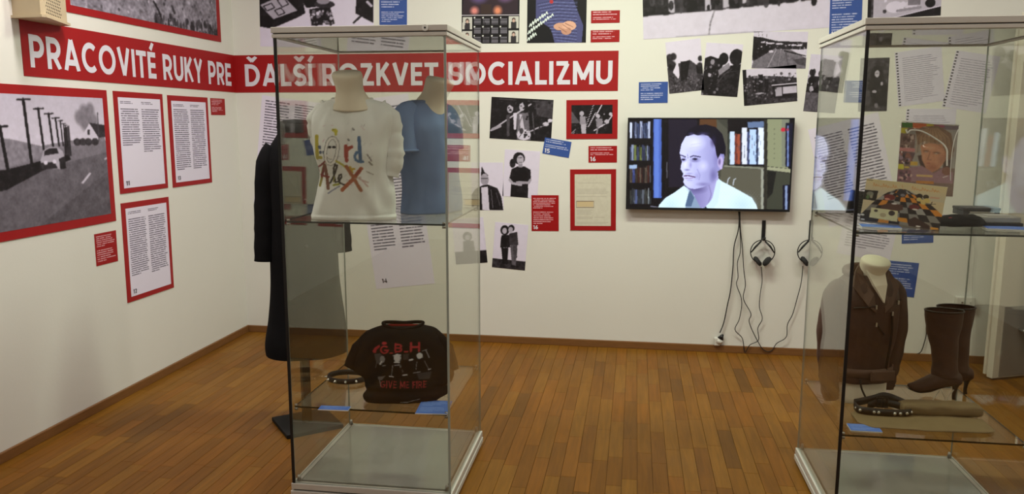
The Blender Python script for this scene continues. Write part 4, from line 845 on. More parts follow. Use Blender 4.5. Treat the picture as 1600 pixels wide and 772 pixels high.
m.poly([(478, 180), (500, 140), (550, 112), (620, 104), (685, 122), (728, 168), (750, 245), (750, 315), (738, 300), (716, 296), (698, 330), (688, 300), (680, 250), (660, 205), (632, 178), (596, 168), (565, 176), (535, 168), (505, 178)], (24, 20, 36)); m.ell(600, 165, 56, 16, (74, 70, 108), 0.75, 0.9); m.ell(668, 215, 26, 50, (58, 52, 86), 0.7, 0.9); m.ell(520, 165, 30, 14, (96, 92, 136), 0.6, 0.9)
m.ell(716, 352, 24, 48, (184, 172, 214), 1, 0.4); m.ell(710, 350, 11, 28, (104, 90, 138), 0.9, 0.6); m.ell(720, 392, 12, 12, (190, 178, 218), 0.9, 0.6)
m.line([(447, 306), (462, 310), (480, 318)], 8, (76, 72, 110)); m.line([(514, 318), (535, 310), (580, 318)], 8, (80, 76, 114)); m.ell(545, 332, 17, 6, (40, 36, 62)); m.ell(467, 335, 12, 6, (40, 36, 62)); m.line([(526, 345), (560, 346)], 4, (120, 116, 168)); m.line([(470, 444), (500, 442), (545, 452)], 7, (84, 56, 96)); m.line([(476, 458), (505, 462), (530, 458)], 8, (160, 140, 186), 0.8); m.line([(490, 474), (525, 474)], 4, (128, 122, 172), 0.8); m.line([(560, 400), (580, 440), (572, 470)], 5, (140, 138, 190), 0.7); m.line([(520, 236), (590, 226)], 3, (180, 182, 226), 0.7); m.line([(510, 260), (585, 250)], 3, (180, 182, 226), 0.7); m.line([(494, 300), (498, 326)], 4, (120, 116, 168), 0.8)
m.cv.blur(1)
em = bpy.data.materials.new('screen_picture'); nt, N, L, bs = nodes_of(em); at = N.new('ShaderNodeAttribute'); at.attribute_name = 'Col'
bs.inputs['Base Color'].default_value = (0.01, 0.01, 0.012, 1); bs.inputs['Roughness'].default_value = 0.25; L.new(at.outputs['Color'], bs.inputs['Emission Color']); bs.inputs['Emission Strength'].default_value = 1.0
P = [np.array([-hw + b_, -0.055, hh - b_]), np.array([hw - b_, -0.055, hh - b_]), np.array([hw - b_, -0.055, b_ * 1.8]), np.array([-hw + b_, -0.055, b_ * 1.8])]
sheet('screen', P, np.linspace(0, 1, cv.w), np.linspace(0, 1, cv.h), lin(np.clip(cv.a + (cv.a - 0.42) * 0.16, 0, 1)) * 1.12, em, tv, 0.001, 0, face=False)

# ================================================================== HEADPHONES, CABLES, SOCKETS
def headphones(px, py, label, hlabel):
    c = B(px, py, -0.05); hk = B(px, 350, 0.0)
    k = empty('headphone_hook', (hk[0] + 0.006, 0, hk[2] + 0.005)); tag(k, hlabel, 'hook', 'headphone hooks')
    MB().box(-0.012, 0.012, -0.008, 0, -0.11, 0.02).build('plate', M_BLACK, k, bevel=0.002)
    MB().tube([(0, -0.004, -0.10), (0, -0.045, -0.105), (0, -0.06, -0.09)], 0.009, 8).build('arm', M_BLACK, k, smooth=True)
    t = empty('headphones', (c[0], -0.042, c[2])); tag(t, label, 'headphones', 'wall headphones')
    R_ = 0.078
    MB().tube([(R_ * math.cos(a), 0.0, R_ * 1.02 * math.sin(a)) for a in np.linspace(math.radians(-55), math.radians(235), 40)], 0.0035, 6).build('headband', M_BLACK, t, smooth=True)
    mb = MB()
    for s in (-1, 1): mb.tube([(s * 0.012, 0.0, 0.072), (s * 0.048, -0.012, 0.035), (s * 0.074, -0.004, -0.005)], [0.006, 0.007, 0.004], 6)
    mb.build('cushion_strap', M_BLACK, t, smooth=True)
    for s in (-1, 1):
        cup = MB(); n = 18; R0 = Matrix.Translation((s * 0.028, -0.004, -0.062)) @ Matrix.Rotation(s * math.radians(38), 4, 'Y')
        for (xx0, r0, xx1, r1) in [(-0.012, 0.026, -0.004, 0.036), (-0.004, 0.036, 0.010, 0.036), (0.010, 0.036, 0.016, 0.026)]:
            v = [tuple(R0 @ Vector((s * xx0, r0 * math.cos(2 * math.pi * j / n), r0 * math.sin(2 * math.pi * j / n)))) for j in range(n)] + [tuple(R0 @ Vector((s * xx1, r1 * math.cos(2 * math.pi * j / n), r1 * math.sin(2 * math.pi * j / n)))) for j in range(n)]
            cup.add(v, [(j, (j + 1) % n, n + (j + 1) % n, n + j) for j in range(n)] + [tuple(range(n)), tuple(range(2 * n - 1, n - 1, -1))])
        cup.build('ear_cup', pm('ear_foam', (0.02, 0.02, 0.022), 0.8, bump=0.4, bscale=300), t, smooth=False)
    return c
def CB(cx, cy): return (1090 + cx / 3.218, 330 + cy / 3.217)
c1 = headphones(*CB(328, 205), 'black headphones on the wall nearer the television cables', 'black wall hook of the headphones nearer the television cables')
c2 = headphones(*CB(566, 205), 'black headphones on the wall beside the leather jacket case', 'black wall hook of the headphones beside the leather jacket case')
def cable(name, label, pts, rad=0.0028, y=-0.024, group='cables under the television'):
    P = [B(*CB(*p), y) for p in pts]; P = [np.array([q[0], y - 0.004 * math.sin(i * 1.7), max(q[2], 0.012)]) for i, q in enumerate(P)]
    o = MB().tube(smooth_path(P, 6), rad, 6).build(name, M_RUBBER, None, smooth=True); return tag(o, label, 'cable', group)
cable('headphone_cable', 'thin black cable falling from the television to the headphones near it', [(206, 2), (210, 60), (215, 130), (215, 205), (200, 260), (203, 330), (196, 370), (222, 450), (210, 540), (188, 595), (225, 640), (238, 714), (262, 672), (306, 648), (303, 590), (325, 540), (310, 480), (316, 410), (325, 350), (320, 280)])
cable('headphone_cable', 'thin black cable falling from the television to the headphones by the case', [(213, 2), (215, 90), (225, 180), (232, 290), (240, 370), (230, 440), (268, 515), (260, 560), (300, 650), (335, 700), (372, 702), (398, 665), (445, 632), (452, 570), (478, 520), (500, 440), (520, 360), (530, 275)])
o = cable('power_cable', 'thick black power cable hanging from the television to the white plug', [(209, 2), (205, 90), (183, 180), (178, 280), (165, 400), (150, 470), (132, 560), (112, 612)], 0.0040)
s0 = B(*CB(104, 640), 0)
t = empty('plug_adapter', (s0[0], 0, s0[2])); tag(t, 'white plug adapter low on the wall with a black plug in it', 'plug')
W_ = pm('white_plastic', (0.62, 0.61, 0.58), 0.45, var=0.03)
MB().box(-0.03, 0.012, -0.035, 0.0, -0.045, 0.012).build('body', W_, t, bevel=0.008)
MB().tube([(0.012, -0.02, 0.0), (0.0, -0.022, -0.025)], [0.022, 0.024], 14).build('socket_ring', W_, t, smooth=True)
MB().tube([(0.028, -0.02, 0.035), (0.012, -0.02, 0.004)], [0.006, 0.022], 12).build('black_plug', M_BLACK, t, smooth=True)
j0 = B(1505, 472, 0)
t = empty('junction_box', (j0[0], 0, j0[2])); tag(t, 'pale wall socket box behind the brown boots', 'socket'); MB().box(-0.055, 0.06, -0.035, 0, -0.04, 0.04).build('body', W_, t, bevel=0.006)
for sx in (-0.02, 0.03): MB().tube([(sx, -0.0345, 0.005), (sx, -0.042, 0.005)], 0.006, 8).build('screw', M_STEEL, t)
P = [B(*p, -0.012) for p in [(1502, 480), (1478, 500), (1450, 505), (1447, 525), (1440, 548), (1433, 553)]]; o = MB().tube(smooth_path(P, 6), 0.003, 6).build('socket_cable', M_RUBBER, None, True); tag(o, 'short black cable dangling from the wall behind the boots', 'cable')

# ================================================================== WALL SPEAKER
M_BEIGE = pm('beige_enamel', A(168, 150, 120), 0.5, var=0.05, scale=12); M_BEIGE2 = pm('beige_enamel_grille', A(168, 150, 120), 0.5, var=0.05, scale=12)
# near face meets the wall at the left, the front runs parallel to the wall
nf = on(64, 27, 0, 0.16); y_near = float(nf[1]); z_bot = float(on(20, 28.5, 0, 0.0)[2])
yA = float(on(20, 27, 0, 0.0)[1]); yC = float(on(99, 30, 0, 0.03)[1])
sp = empty('wall_speaker', (0, yA, z_bot)); tag(sp, 'beige wall loudspeaker with perforated grille high on the left wall', 'loudspeaker')
dA = 0.0; dB = y_near - yA; dC = yC - yA
mb = MB(); H2 = 0.40
out = [(0.0, 0.0), (0.16, dB), (0.17, dB + 0.01), (0.05, dC), (0.0, dC)]
v = [(a, b, 0.012) for a, b in out] + [(a, b, H2) for a, b in out]; n = len(out); mb.add(v, [tuple(range(n - 1, -1, -1)), tuple(range(n, 2 * n))] + [(i, (i + 1) % n, n + (i + 1) % n, n + i) for i in range(n)]); mb.build('cabinet', M_BEIGE, sp)
mb = MB(); out2 = [(0.0, -0.012), (0.17, dB - 0.006), (0.184, dB + 0.006), (0.06, dC + 0.01), (0.0, dC + 0.01)]
v = [(a, b, 0.0) for a, b in out2] + [(a, b, 0.012) for a, b in out2]; mb.add(v, [tuple(range(n - 1, -1, -1)), tuple(range(n, 2 * n))] + [(i, (i + 1) % n, n + (i + 1) % n, n + i) for i in range(n)]); mb.build('bottom_plate', M_BEIGE, sp)
p0 = np.array([0.17, dB + 0.01, 0]); p1 = np.array([0.05, dC, 0]); d_ = p1 - p0; L_ = np.linalg.norm(d_); d_ /= L_; n_ = np.array([d_[1], -d_[0], 0]); n_ = n_ if n_[0] > 0 else -n_
mm = MB()
for i in range(9):
    for j in range(24):
        c = p0 + d_ * (L_ * (0.10 + 0.66 * (i + 0.5 * (j % 2)) / 9)) + np.array([0, 0, 0.026 + j * 0.0150]) + n_ * 0.0015
        mm.tube([c, c - n_ * 0.001], 0.0042, 6)
mm.build('grille_dots', M_BLACK, sp)
for z0 in (0.10, 0.24): MB().box(0.0, 0.022, -0.02, 0.02, z0, z0 + 0.05).build('wall_clip', M_BEIGE, sp)

# ================================================================== GLASS DISPLAY CASES
G_TINT = (0.928, 0.936, 0.908)
M_GLASS = glass_mat('case_glass', G_TINT)
M_SHELF = glass_mat('shelf_glass', (0.95, 0.965, 0.945))
M_EDGE = pm('glass_edge_dark', (0.012, 0.020, 0.016), 0.15, var=0.1, spec=0.6)
M_EDGE_L = pm('glass_edge_pale', (0.30, 0.34, 0.31), 0.25, var=0.1, spec=0.5)
M_ALU = pm('case_aluminium', (0.58, 0.56, 0.525), 0.42, 0.1, var=0.04, scale=8)
M_GROOVE = pm('case_groove', (0.05, 0.05, 0.05), 0.6)
M_BASEP = pm('case_base_panel', (0.34, 0.34, 0.315), 0.09, var=0.03, scale=4, spec=0.6)
M_LIDP = pm('case_lid_panel', (0.20, 0.20, 0.19), 0.012, var=0.03, scale=4, spec=1.0)
M_SEAL = pm('black_seal', (0.01, 0.01, 0.011), 0.4)
S_, ZB, Z1, Z2, ZT = 0.339, 0.068, 0.392, 1.160, 1.873
def frame_box(mb, s, w, z0, z1, m=0):
    mb.box(-s, s, -s, -s + w, z0, z1, m); mb.box(-s, s, s - w, s, z0, z1, m); mb.box(-s, -s + w, -s + w, s - w, z0, z1, m); mb.box(s - w, s, -s + w, s - w, z0, z1, m)
def make_case(cx, cy, rz, label):
    t = empty('display_case', (cx, cy, 0), rz); tag(t, label, 'display case', 'glass display cases')
    s = S_
    mb = MB(); mb.box(-s + 0.02, s - 0.02, -s + 0.02, s - 0.02, 0.0, 0.012, 1); mb.box(-s - 0.006, s + 0.006, -s - 0.006, s + 0.006, 0.012, 0.036); mb.box(-s + 0.004, s - 0.004, -s + 0.004, s - 0.004, 0.036, 0.042, 1); frame_box(mb, s + 0.003, 0.028, 0.042, ZB)
    mb.build('base', [M_ALU, M_GROOVE], t, bevel=0.0025)
    MB().box(-s + 0.031, s - 0.031, -s + 0.031, s - 0.031, 0.042, ZB + 0.004).build('base_panel', M_BASEP, t, bevel=0.002)
    mb = MB(); frame_box(mb, s + 0.004, 0.03, ZT, ZT + 0.014); frame_box(mb, s, 0.024, ZT + 0.014, ZT + 0.018, 1); frame_box(mb, s + 0.006, 0.03, ZT + 0.018, ZT + 0.040)
    mb.build('lid_frame', [M_ALU, M_GROOVE], t, bevel=0.002)
    MB().box(-s + 0.026, s - 0.026, -s + 0.026, s - 0.026, ZT + 0.004, ZT + 0.03).build('lid_panel', M_LIDP, t)
    th = 0.006; e = s - 0.004
    def pane(x0, x1, y0, y1, thin):
        mb = MB(); mb.box(x0, x1, y0, y1, ZB + 0.0005, ZT - 0.0005)
        # faces order: bottom, top, front, right, back, left
        mb.m = [1, 1, 0, 1, 0, 1] if thin == 'y' else [1, 1, 1, 0, 1, 0]
        mb.build('glass_pane', [M_GLASS, M_EDGE_L], t)
    pane(-e + th + 0.001, e - th - 0.001, -e, -e + th, 'y'); pane(-e + th + 0.001, e - th - 0.001, e - th, e, 'y'); pane(-e, -e + th, -e, e, 'x'); pane(e - th, e, -e, e, 'x')
    MB().box(-e - 0.003, -e + 0.009, -e - 0.004, -e - 0.0005, ZB, ZT).build('seal_strip', M_SEAL, t)
    MB().box(e - 0.004, e + 0.003, -e - 0.003, -e - 0.0005, ZB, ZT).build('edge_strip', M_EDGE_L, t)
    g = s - 0.018
    for z in (Z1, Z2):
        mb = MB(); mb.box(-g, g, -g, g, z, z + 0.007); mb.m = [0, 0, 1, 1, 1, 1]; mb.build('glass_shelf', [M_SHELF, M_EDGE], t)
        for (a, b) in ((-1, -1), (1, -1), (1, 1), (-1, 1)):
            mb = MB(); mb.tube([(a * (g - 0.004), b * (g - 0.004), z - 0.010), (a * (g - 0.004), b * (g - 0.004), z)], 0.007, 10); mb.tube([(a * (g - 0.004), b * (g - 0.004), z + 0.007), (a * (g - 0.004), b * (g - 0.004), z + 0.014)], 0.006, 10); mb.build('shelf_clip', M_STEEL, t, True)
    for (a, b) in ((-1, -1), (1, -1), (1, 1), (-1, 1)):
        MB().tube([(a * (g - 0.004), b * (g - 0.004), ZB + 0.004), (a * (g - 0.004), b * (g - 0.004), ZB + 0.028)], [0.009, 0.006], 10).build('foot_clip', M_STEEL, t, True)
    mb = MB(); mb.tube([(0.262, -s - 0.006, ZT + 0.028), (0.262, -s - 0.012, ZT + 0.028)], 0.012, 18); mb.tube([(0.262, -s - 0.012, ZT + 0.028), (0.262, -s - 0.0135, ZT + 0.028)], 0.004, 8, 1)
    mb.build('lock', [pm('lock_chrome', (0.8, 0.8, 0.78), 0.35, 0.3), M_BLACK], t)
    return t
CL = (1.8145, -2.163, math.radians(0.4)); CR = (3.972, -2.128, math.radians(0.5))
make_case(*CL, 'tall glass display case holding the shirts, nearest the black coat')
make_case(*CR, 'tall glass display case holding the leather jacket and boots, by the door')
SH1, SH2 = Z1 + 0.0072, Z2 + 0.0072
def card(name, label, pts, z, rows=(3, 3), thick=0.004, tilt=0.0015):
    """small caption card lying on a shelf, back edge slightly raised"""
    P = [on(px, py, 2, z + (tilt if i < 2 else 0.0)) for i, (px, py) in enumerate(pts)]
    xe, ye, C = text_grid([(0.06, 0.9, 0.1, 0.45, rows[0], 0.5, 0.5, 0.25), (0.06, 0.9, 0.53, 0.9, rows[1], 0.5, 0.5, 0.25)], np.array([72, 100, 162]) / 255, np.array([138, 154, 194]) / 255, 26)
    o = sheet(name, P, xe, ye, C, M_INK, None, thick, 0.0005, True, pm('card_edge', A(190, 190, 200), 0.6)); return tag(o, label, 'caption', 'caption cards inside the cases')
card('caption_card', 'blue caption card beside the studded bracelet', [(502, 635), (548, 637), (544, 643), (497, 641)], SH1)
card('caption_card', 'larger blue caption card in front of the black band shirt', [(660, 627), (706, 628), (700, 649), (648, 647)], SH1, (4, 4))
card('caption_card', 'blue caption card in front of the studded belt', [(1323, 663), (1370, 666), (1380, 677), (1329, 674)], SH1)
card('caption_card', 'thin caption card lying below the record sleeve', [(1346, 352), (1404, 353), (1406, 357.5), (1344, 356.5)], SH2)
card('caption_card', 'pale caption card under the grey box by the record', [(1541, 355), (1604, 355.5), (1608, 360.5), (1540, 359.5)], SH2)

# ------------------------------------------------------------------ mannequins and clothes
M_FORM = pm('mannequin_cream', (0.84, 0.77, 0.64), 0.7, var=0.04, scale=30, bump=0.1)
def neck_form(name, label, loc, rz, zb0, zt0, r0, r1, lean, body, cap=True):
    t = empty(name, loc, rz); tag(t, label, 'mannequin', 'torso mannequins')
    loft('torso', body, M_FORM, t, 32, 24)
    K = [(0, 0, 0, r0 * 1.55, r0 * 1.25), (0.25, lean[0] * .2, lean[1] * .2, r0 * 1.12, r0 * 1.05), (0.55, lean[0] * .6, lean[1] * .6, r1 * 0.93, r1 * 0.92), (0.93, lean[0], lean[1], r1 * 1.03, r1 * 1.03), (1.0, lean[0] * 1.03, lean[1] * 1.03, r1 * 0.96, r1 * 0.96)]
    nk = loft('neck', [(k[0] * (zt0 - zb0), k[1], k[2], k[3], k[4]) for k in K], M_FORM, t, 32, 24, 2.0); nk.location = (0, 0, zb0); nk.rotation_euler = (math.radians(16), 0, 0)
    return t
def cv_paint(cv, x0, x1, z0, z1, base):
    base = np.array(base)
    def f(x, z, front):
        if front and x0 < x < x1 and z0 < z < z1: return albedo(cv.at((x - x0) / (x1 - x0), (z1 - z) / (z1 - z0)))
        return albedo(base)
    return f
# white painted T-shirt -------------------------------------------------
TE = np.array([196, 194, 188]) / 255
cv = Cv(260, 320, TE); px0, py0, px1, py1 = 470, 150, 640, 345; m = Map(cv, (px0, py0), (px1, py0), (px1, py1), (px0, py1))
def S4(cx, cy): return (470 + cx / 6.435, 190 + cy / 6.433)
def st(pts, w, c, op=1): m.line([S4(*p) for p in pts], w * 1.25 / 6.435, c, op)
R4 = random.Random(3)
for _ in range(40):
    x, y = R4.uniform(150, 720), R4.uniform(0, 640); st([(x, y), (x + R4.uniform(-25, 25), y + R4.uniform(-25, 25))], R4.uniform(4, 9), R4.choice([(150, 150, 145), (160, 158, 150), (130, 125, 120), (176, 150, 148)]), 0.5)
st([(165, 130), (165, 240), (163, 350)], 34, (150, 136, 44)); st([(165, 345), (205, 345)], 30, (146, 134, 56)); st([(150, 300), (205, 300)], 18, (150, 140, 60), .7)
st([(195, 235), (200, 245)], 26, (70, 78, 96)); st([(205, 290), (207, 294)], 24, (70, 78, 96)); st([(238, 290), (240, 296)], 20, (78, 84, 98)); st([(345, 65), (375, 75)], 26, (170, 160, 50)); st([(365, 60), (370, 110)], 20, (170, 160, 50)); st([(338, 60), (352, 62)], 6, (80, 70, 60))
ol = [(330, 145), (360, 150), (382, 185), (386, 250), (370, 330), (345, 390), (310, 412), (275, 405), (256, 360), (262, 280), (285, 190), (310, 155), (330, 145)]
st(ol, 30, (104, 102, 94), .9); st(ol, 17, (236, 234, 226)); m.ell(*S4(306, 238), 2.6, 2.0, (30, 28, 28)); m.ell(*S4(350, 238), 2.6, 2.0, (30, 28, 28)); st([(270, 320), (295, 350), (320, 352), (345, 325)], 10, (214, 212, 200)); st([(272, 332), (298, 362), (322, 362)], 4, (120, 118, 108)); st([(318, 260), (320, 310)], 7, (210, 208, 196))
st([(463, 228), (468, 375)], 30, (136, 58, 46)); st([(470, 275), (500, 245), (525, 235)], 28, (140, 62, 48)); st([(600, 140), (606, 230), (612, 385)], 26, (66, 88, 116)); st([(606, 290), (575, 290), (556, 325), (562, 365), (590, 385), (630, 385)], 24, (74, 98, 126)); st([(490, 90), (495, 165)], 12, (206, 204, 196)); st([(487, 158), (494, 168)], 12, (50, 48, 46)); st([(535, 50), (548, 62)], 14, (110, 108, 104))
st([(240, 420), (205, 500), (160, 640)], 26, (120, 110, 52)); st([(240, 420), (215, 490), (185, 545)], 22, (108, 48, 44)); st([(242, 430), (255, 560), (262, 665)], 28, (112, 74, 58)); st([(180, 530), (270, 545)], 20, (116, 54, 48)); st([(250, 385), (190, 430), (140, 450)], 14, (112, 56, 52)); st([(140, 430), (160, 490)], 10, (112, 56, 60)); st([(140, 470), (165, 445)], 10, (112, 56, 60))
st([(285, 610), (325, 540), (355, 470), (370, 425), (352, 415), (335, 450), (328, 530), (340, 600), (370, 595), (405, 545), (405, 520), (385, 525), (370, 560), (385, 610), (430, 628), (480, 610)], 15, (58, 52, 44)); st([(320, 630), (370, 620)], 18, (140, 140, 56)); st([(330, 545), (320, 600)], 10, (130, 124, 60))
st([(365, 380), (430, 420), (480, 470)], 18, (158, 150, 60)); st([(500, 440), (515, 490)], 22, (168, 142, 46)); st([(485, 470), (540, 460)], 18, (168, 142, 46)); st([(465, 435), (510, 520), (600, 680)], 30, (142, 88, 56)); st([(610, 455), (540, 550), (405, 680)], 32, (146, 82, 52)); st([(600, 470), (560, 520)], 20, (124, 60, 46))
st([(265, 715), (330, 670), (380, 640)], 12, (124, 126, 140)); st([(590, 560), (670, 600)], 14, (160, 130, 120), .7); st([(620, 580), (665, 640)], 12, (160, 124, 116), .7); st([(675, 310), (715, 380)], 9, (110, 100, 92)); st([(690, 390), (715, 420)], 12, (120, 112, 100)); st([(660, 485), (720, 520)], 8, (140, 132, 120)); st([(540, 560), (600, 545)], 14, (150, 130, 112), .6); st([(250, 160), (235, 185)], 10, (170, 130, 140), .6)
m.cv.blur(1)
sx_, sy_, srz = 1.735, -2.352, math.radians(9.0); pxm = 0.00258; cxp = 548
M_CLOTH = attr_mat('cotton_print', 0.9, 0.1, 0.03, 300, 0.35, 22)
tee = empty('white_t_shirt', (sx_, sy_, SH2), srz); TZ = 0.945; tag(tee, 'white T-shirt hand painted with letters and a face on a mannequin', 't-shirt')
TK = [(0.0, 0, 0, .172, .088), (0.012, 0, 0, .175, .092), (0.022, 0, 0, .171, .087), (0.034, .002, 0, .170, .088), (.12, .0, 0, .160, .088), (.20, -.001, 0, .150, .090), (.30, -.003, 0, .154, .098), (.36, 0, 0, .160, .096), (.415, 0, .005, .168, .086), (.45, 0, .008, .164, .074), (.478, 0, .01, .142, .066), (.497, -.002, .01, .108, .062), (.51, -.004, .008, .078, .060)]
TK = [(k[0] * TZ, k[1] - 0.010 * (k[0] < .1)) + k[2:3] + (k[3] - 0.006 * (k[0] < .1),) + k[4:] for k in TK]
loft('shirt_body', TK, M_CLOTH, tee, 340, 190, 2.3, 0.020, 10.0, 0.45, 2.0, cv_paint(cv, (px0 - cxp) * pxm, (px1 - cxp) * pxm, (345 - py1) * 0.00247, (345 - py0) * 0.00247, TE), cap_top=False)
M_TEE = pm('white_cotton', A(196, 194, 188), 0.9, var=0.04, scale=12, bump=0.35, bscale=22, spec=0.1)
def sleeve(parent, pts, rad, mat, flat=0.7, name='sleeve', wr=0.004, n=24):
    P = smooth_path(pts, 6); rr = np.interp(np.linspace(0, 1, len(P)), np.linspace(0, 1, len(rad)), rad)
    rr = [r + wr * mnoise.noise(Vector((i * 0.6, r * 30, len(P)))) for i, r in enumerate(rr)]
    return MB().tube(P, rr, n, 0, True, flat, (0, 1, 0)).build(name, mat, parent, True)
sleeve(tee, [(.10, .01, .435), (.138, .005, .405), (.156, 0, .32), (.156, -.004, .24), (.142, -.004, .175)], [.045, .053, .047, .042, .036], M_TEE, 0.75, wr=0.012)
sleeve(tee, [(-.10, .02, .432), (-.140, .02, .405), (-.152, .035, .35), (-.148, .05, .30)], [.045, .050, .044, .034], M_TEE, 0.75, wr=0.012)
mb = MB(); mb.tube([(-0.004 + 0.079 * math.cos(a), 0.008 + 0.061 * math.sin(a), 0.480 - 0.02 * (math.sin(a) < 0) * abs(math.sin(a))) for a in np.linspace(0, 2 * math.pi, 40)], 0.007, 8); mb.build('collar', M_TEE, tee, True)
neck_form('torso_mannequin', 'cream torso mannequin wearing the painted white T-shirt', (sx_, sy_, SH2), srz, 0.450, 0.588, 0.060, 0.058, (-0.012, -0.006), [(0.0, 0, 0, .13, .06), (.2, 0, 0, .125, .065), (.38, 0, 0, .13, .065), (.45, 0, 0, .10, .05), (.49, 0, 0, .06, .045)])
# blue shirt ------------------------------------------------------------
M_BLUESH = pm('blue_cotton', A(96, 112, 142), 0.85, var=0.12, scale=10, bump=0.5, bscale=16, spec=0.15)
bx_, by_, brz = 1.968, -2.055, math.radians(62)
bs_ = empty('blue_shirt', (bx_, by_, SH2), brz); tag(bs_, 'blue short-sleeved shirt on a mannequin turned sideways', 'shirt')
loft('shirt_body', [(0.0, 0, 0, .150, .100), (.02, 0, 0, .152, .102), (.12, 0, 0, .145, .100), (.25, 0, 0, .148, .104), (.36, 0, 0, .150, .098), (.42, 0, .004, .140, .084), (.455, 0, .008, .110, .070), (.475, 0, .01, .075, .062)], M_BLUESH, bs_, 96, 70, 2.3, 0.020, 8.0, 0.45, 9.0, cap_top=False)
sleeve(bs_, [(-.09, .01, .435), (-.140, .006, .41), (-.158, .0, .34), (-.160, -.004, .265)], [.045, .060, .066, .070], M_BLUESH, 0.8)
sleeve(bs_, [(.09, .01, .435), (.130, .006, .41), (.145, .0, .34), (.148, .0, .27)], [.045, .055, .060, .060], M_BLUESH, 0.8)
MB().tube([(0.074 * math.cos(a), 0.01 + 0.061 * math.sin(a), 0.474) for a in np.linspace(0, 2 * math.pi, 40)], 0.009, 8).build('collar', M_BLUESH, bs_, True)
MB().tube([(-.160 + .072 * math.cos(a), -.004 + .056 * math.sin(a), .272) for a in np.linspace(0, 2 * math.pi, 30)], 0.006, 6).build('sleeve_hem', M_BLUESH, bs_, True)
neck_form('torso_mannequin', 'cream torso mannequin wearing the blue shirt', (bx_, by_, SH2), brz, 0.440, 0.585, 0.060, 0.060, (0.004, -0.03), [(0.0, 0, 0, .11, .07), (.2, 0, 0, .11, .07), (.38, 0, 0, .11, .065), (.43, 0, 0, .08, .05), (.46, 0, 0, .055, .045)])
# black band shirt ------------------------------------------------------
BK = np.array([13, 12, 13]) / 255
cv = Cv(400, 300, BK); m = Map(cv, (530, 500), (712, 500), (712, 634), (530, 634))
def S8(cx, cy): return (500 + cx / 4.827, 490 + cy / 4.825)
def s8(pts, w, c, op=1): m.line([S8(*p) for p in pts], w / 4.827, c, op)
def p8(pts, c, op=1): m.poly([S8(*p) for p in pts], c, op)
RD = (138, 40, 44)
def put(text, x0, y0, x1, y1, w, c):
    lay, tot = layout(text, 0.16)
    for (lx, strokes) in lay:
        for stt in strokes: s8([(x0 + (lx + p[0]) / tot * (x1 - x0), y1 - p[1] * (y1 - y0)) for p in stt], w, c)
put('G.', 428, 214, 522, 280, 13, RD); put('B.', 535, 202, 636, 270, 14, RD); put('H', 650, 196, 732, 260, 16, RD)
p8([(370, 262), (388, 232), (425, 208), (428, 226), (404, 250), (398, 276), (380, 276)], RD); m.ell(*S8(460, 198), 4.0, 2.6, RD)
GY = (112, 110, 110); LG = (168, 166, 164); DG = (62, 60, 60)
p8([(385, 285), (430, 275), (470, 320), (440, 375), (400, 355)], DG); m.ell(*S8(447, 325), 4, 6, GY); s8([(395, 300), (405, 350), (395, 395)], 10, DG); s8([(440, 345), (430, 365)], 12, LG); s8([(450, 378), (470, 375)], 8, GY)
p8([(520, 290), (585, 285), (590, 340), (545, 350)], DG); m.ell(*S8(558, 315), 5, 7, LG); s8([(535, 295), (580, 293)], 12, LG); s8([(540, 350), (570, 352)], 12, LG); s8([(525, 375), (515, 460)], 5, GY); s8([(575, 365), (600, 430)], 5, GY); s8([(500, 465), (530, 468)], 9, LG); s8([(600, 455), (630, 450)], 9, LG); s8([(540, 375), (575, 372)], 10, GY)
p8([(600, 285), (645, 280), (645, 325), (605, 330)], (46, 44, 44)); p8([(700, 285), (745, 280), (752, 315), (720, 320)], GY); m.ell(*S8(725, 298), 4.5, 5, LG); s8([(770, 255), (790, 300), (795, 315)], 8, GY); s8([(745, 262), (780, 252)], 6, GY); s8([(652, 330), (672, 326)], 14, LG); s8([(705, 345), (700, 410)], 4, GY); s8([(760, 340), (795, 415)], 4, GY); s8([(680, 435), (730, 430)], 8, GY); s8([(790, 415), (808, 410)], 7, LG)
p8([(705, 440), (815, 430), (800, 490), (720, 490)], (50, 48, 48)); p8([(410, 470), (470, 460), (440, 500), (415, 495)], (86, 84, 84)); s8([(580, 480), (590, 540)], 3, DG); s8([(425, 500), (435, 545)], 6, GY)
put('GIVE ME FIRE', 432, 503, 775, 556, 6.0, RD)
s8([(585, 672), (640, 668), (655, 662), (725, 648)], 5, (128, 126, 126)); m.cv.blur(1)
gx, gy, grz = 1.915, -2.352, math.radians(10); gpm = 0.00268; gc = 622; gz = lambda y: (632 - y) * 0.00243
def gk(y, xl, xr_, ry, extra=0.0): z = gz(y); return (z, ((xl + xr_) / 2 - gc) * gpm, 0.26 * z + extra, (xr_ - xl) / 2 * gpm, ry)
GK = [gk(632, 566, 676, .045), gk(627, 562, 682, .052), gk(620, 561, 694, .055), gk(613, 566, 697, .05), gk(606, 563, 692, .055), gk(600, 562, 700, .052), gk(594, 560, 702, .05), gk(582, 545, 702, .052), gk(566, 543, 698, .056), gk(545, 546, 695, .060), gk(530, 553, 688, .058), gk(518, 562, 680, .052), gk(511, 574, 670, .042), gk(507, 588, 656, .030)]
gb = empty('band_t_shirt', (gx, gy, SH1), grz); tag(gb, 'black T-shirt with red GBH print standing on the lower shelf', 't-shirt')
zl = gz(634); loft('shirt_body', GK, attr_mat('black_cotton_print', 0.85, 0.15, 0.0, 300, 0.25, 30), gb, 420, 170, 2.3, 0.006, 12.0, 0.6, 5.0, cv_paint(cv, (530 - gc) * gpm, (712 - gc) * gpm, gz(634), gz(500), BK))
M_BLK = pm('black_cotton', A(13, 12, 13), 0.88, var=0.15, scale=14, bump=0.3, bscale=40, spec=0.15)
z5 = gz(507); cN = (622 - gc) * gpm
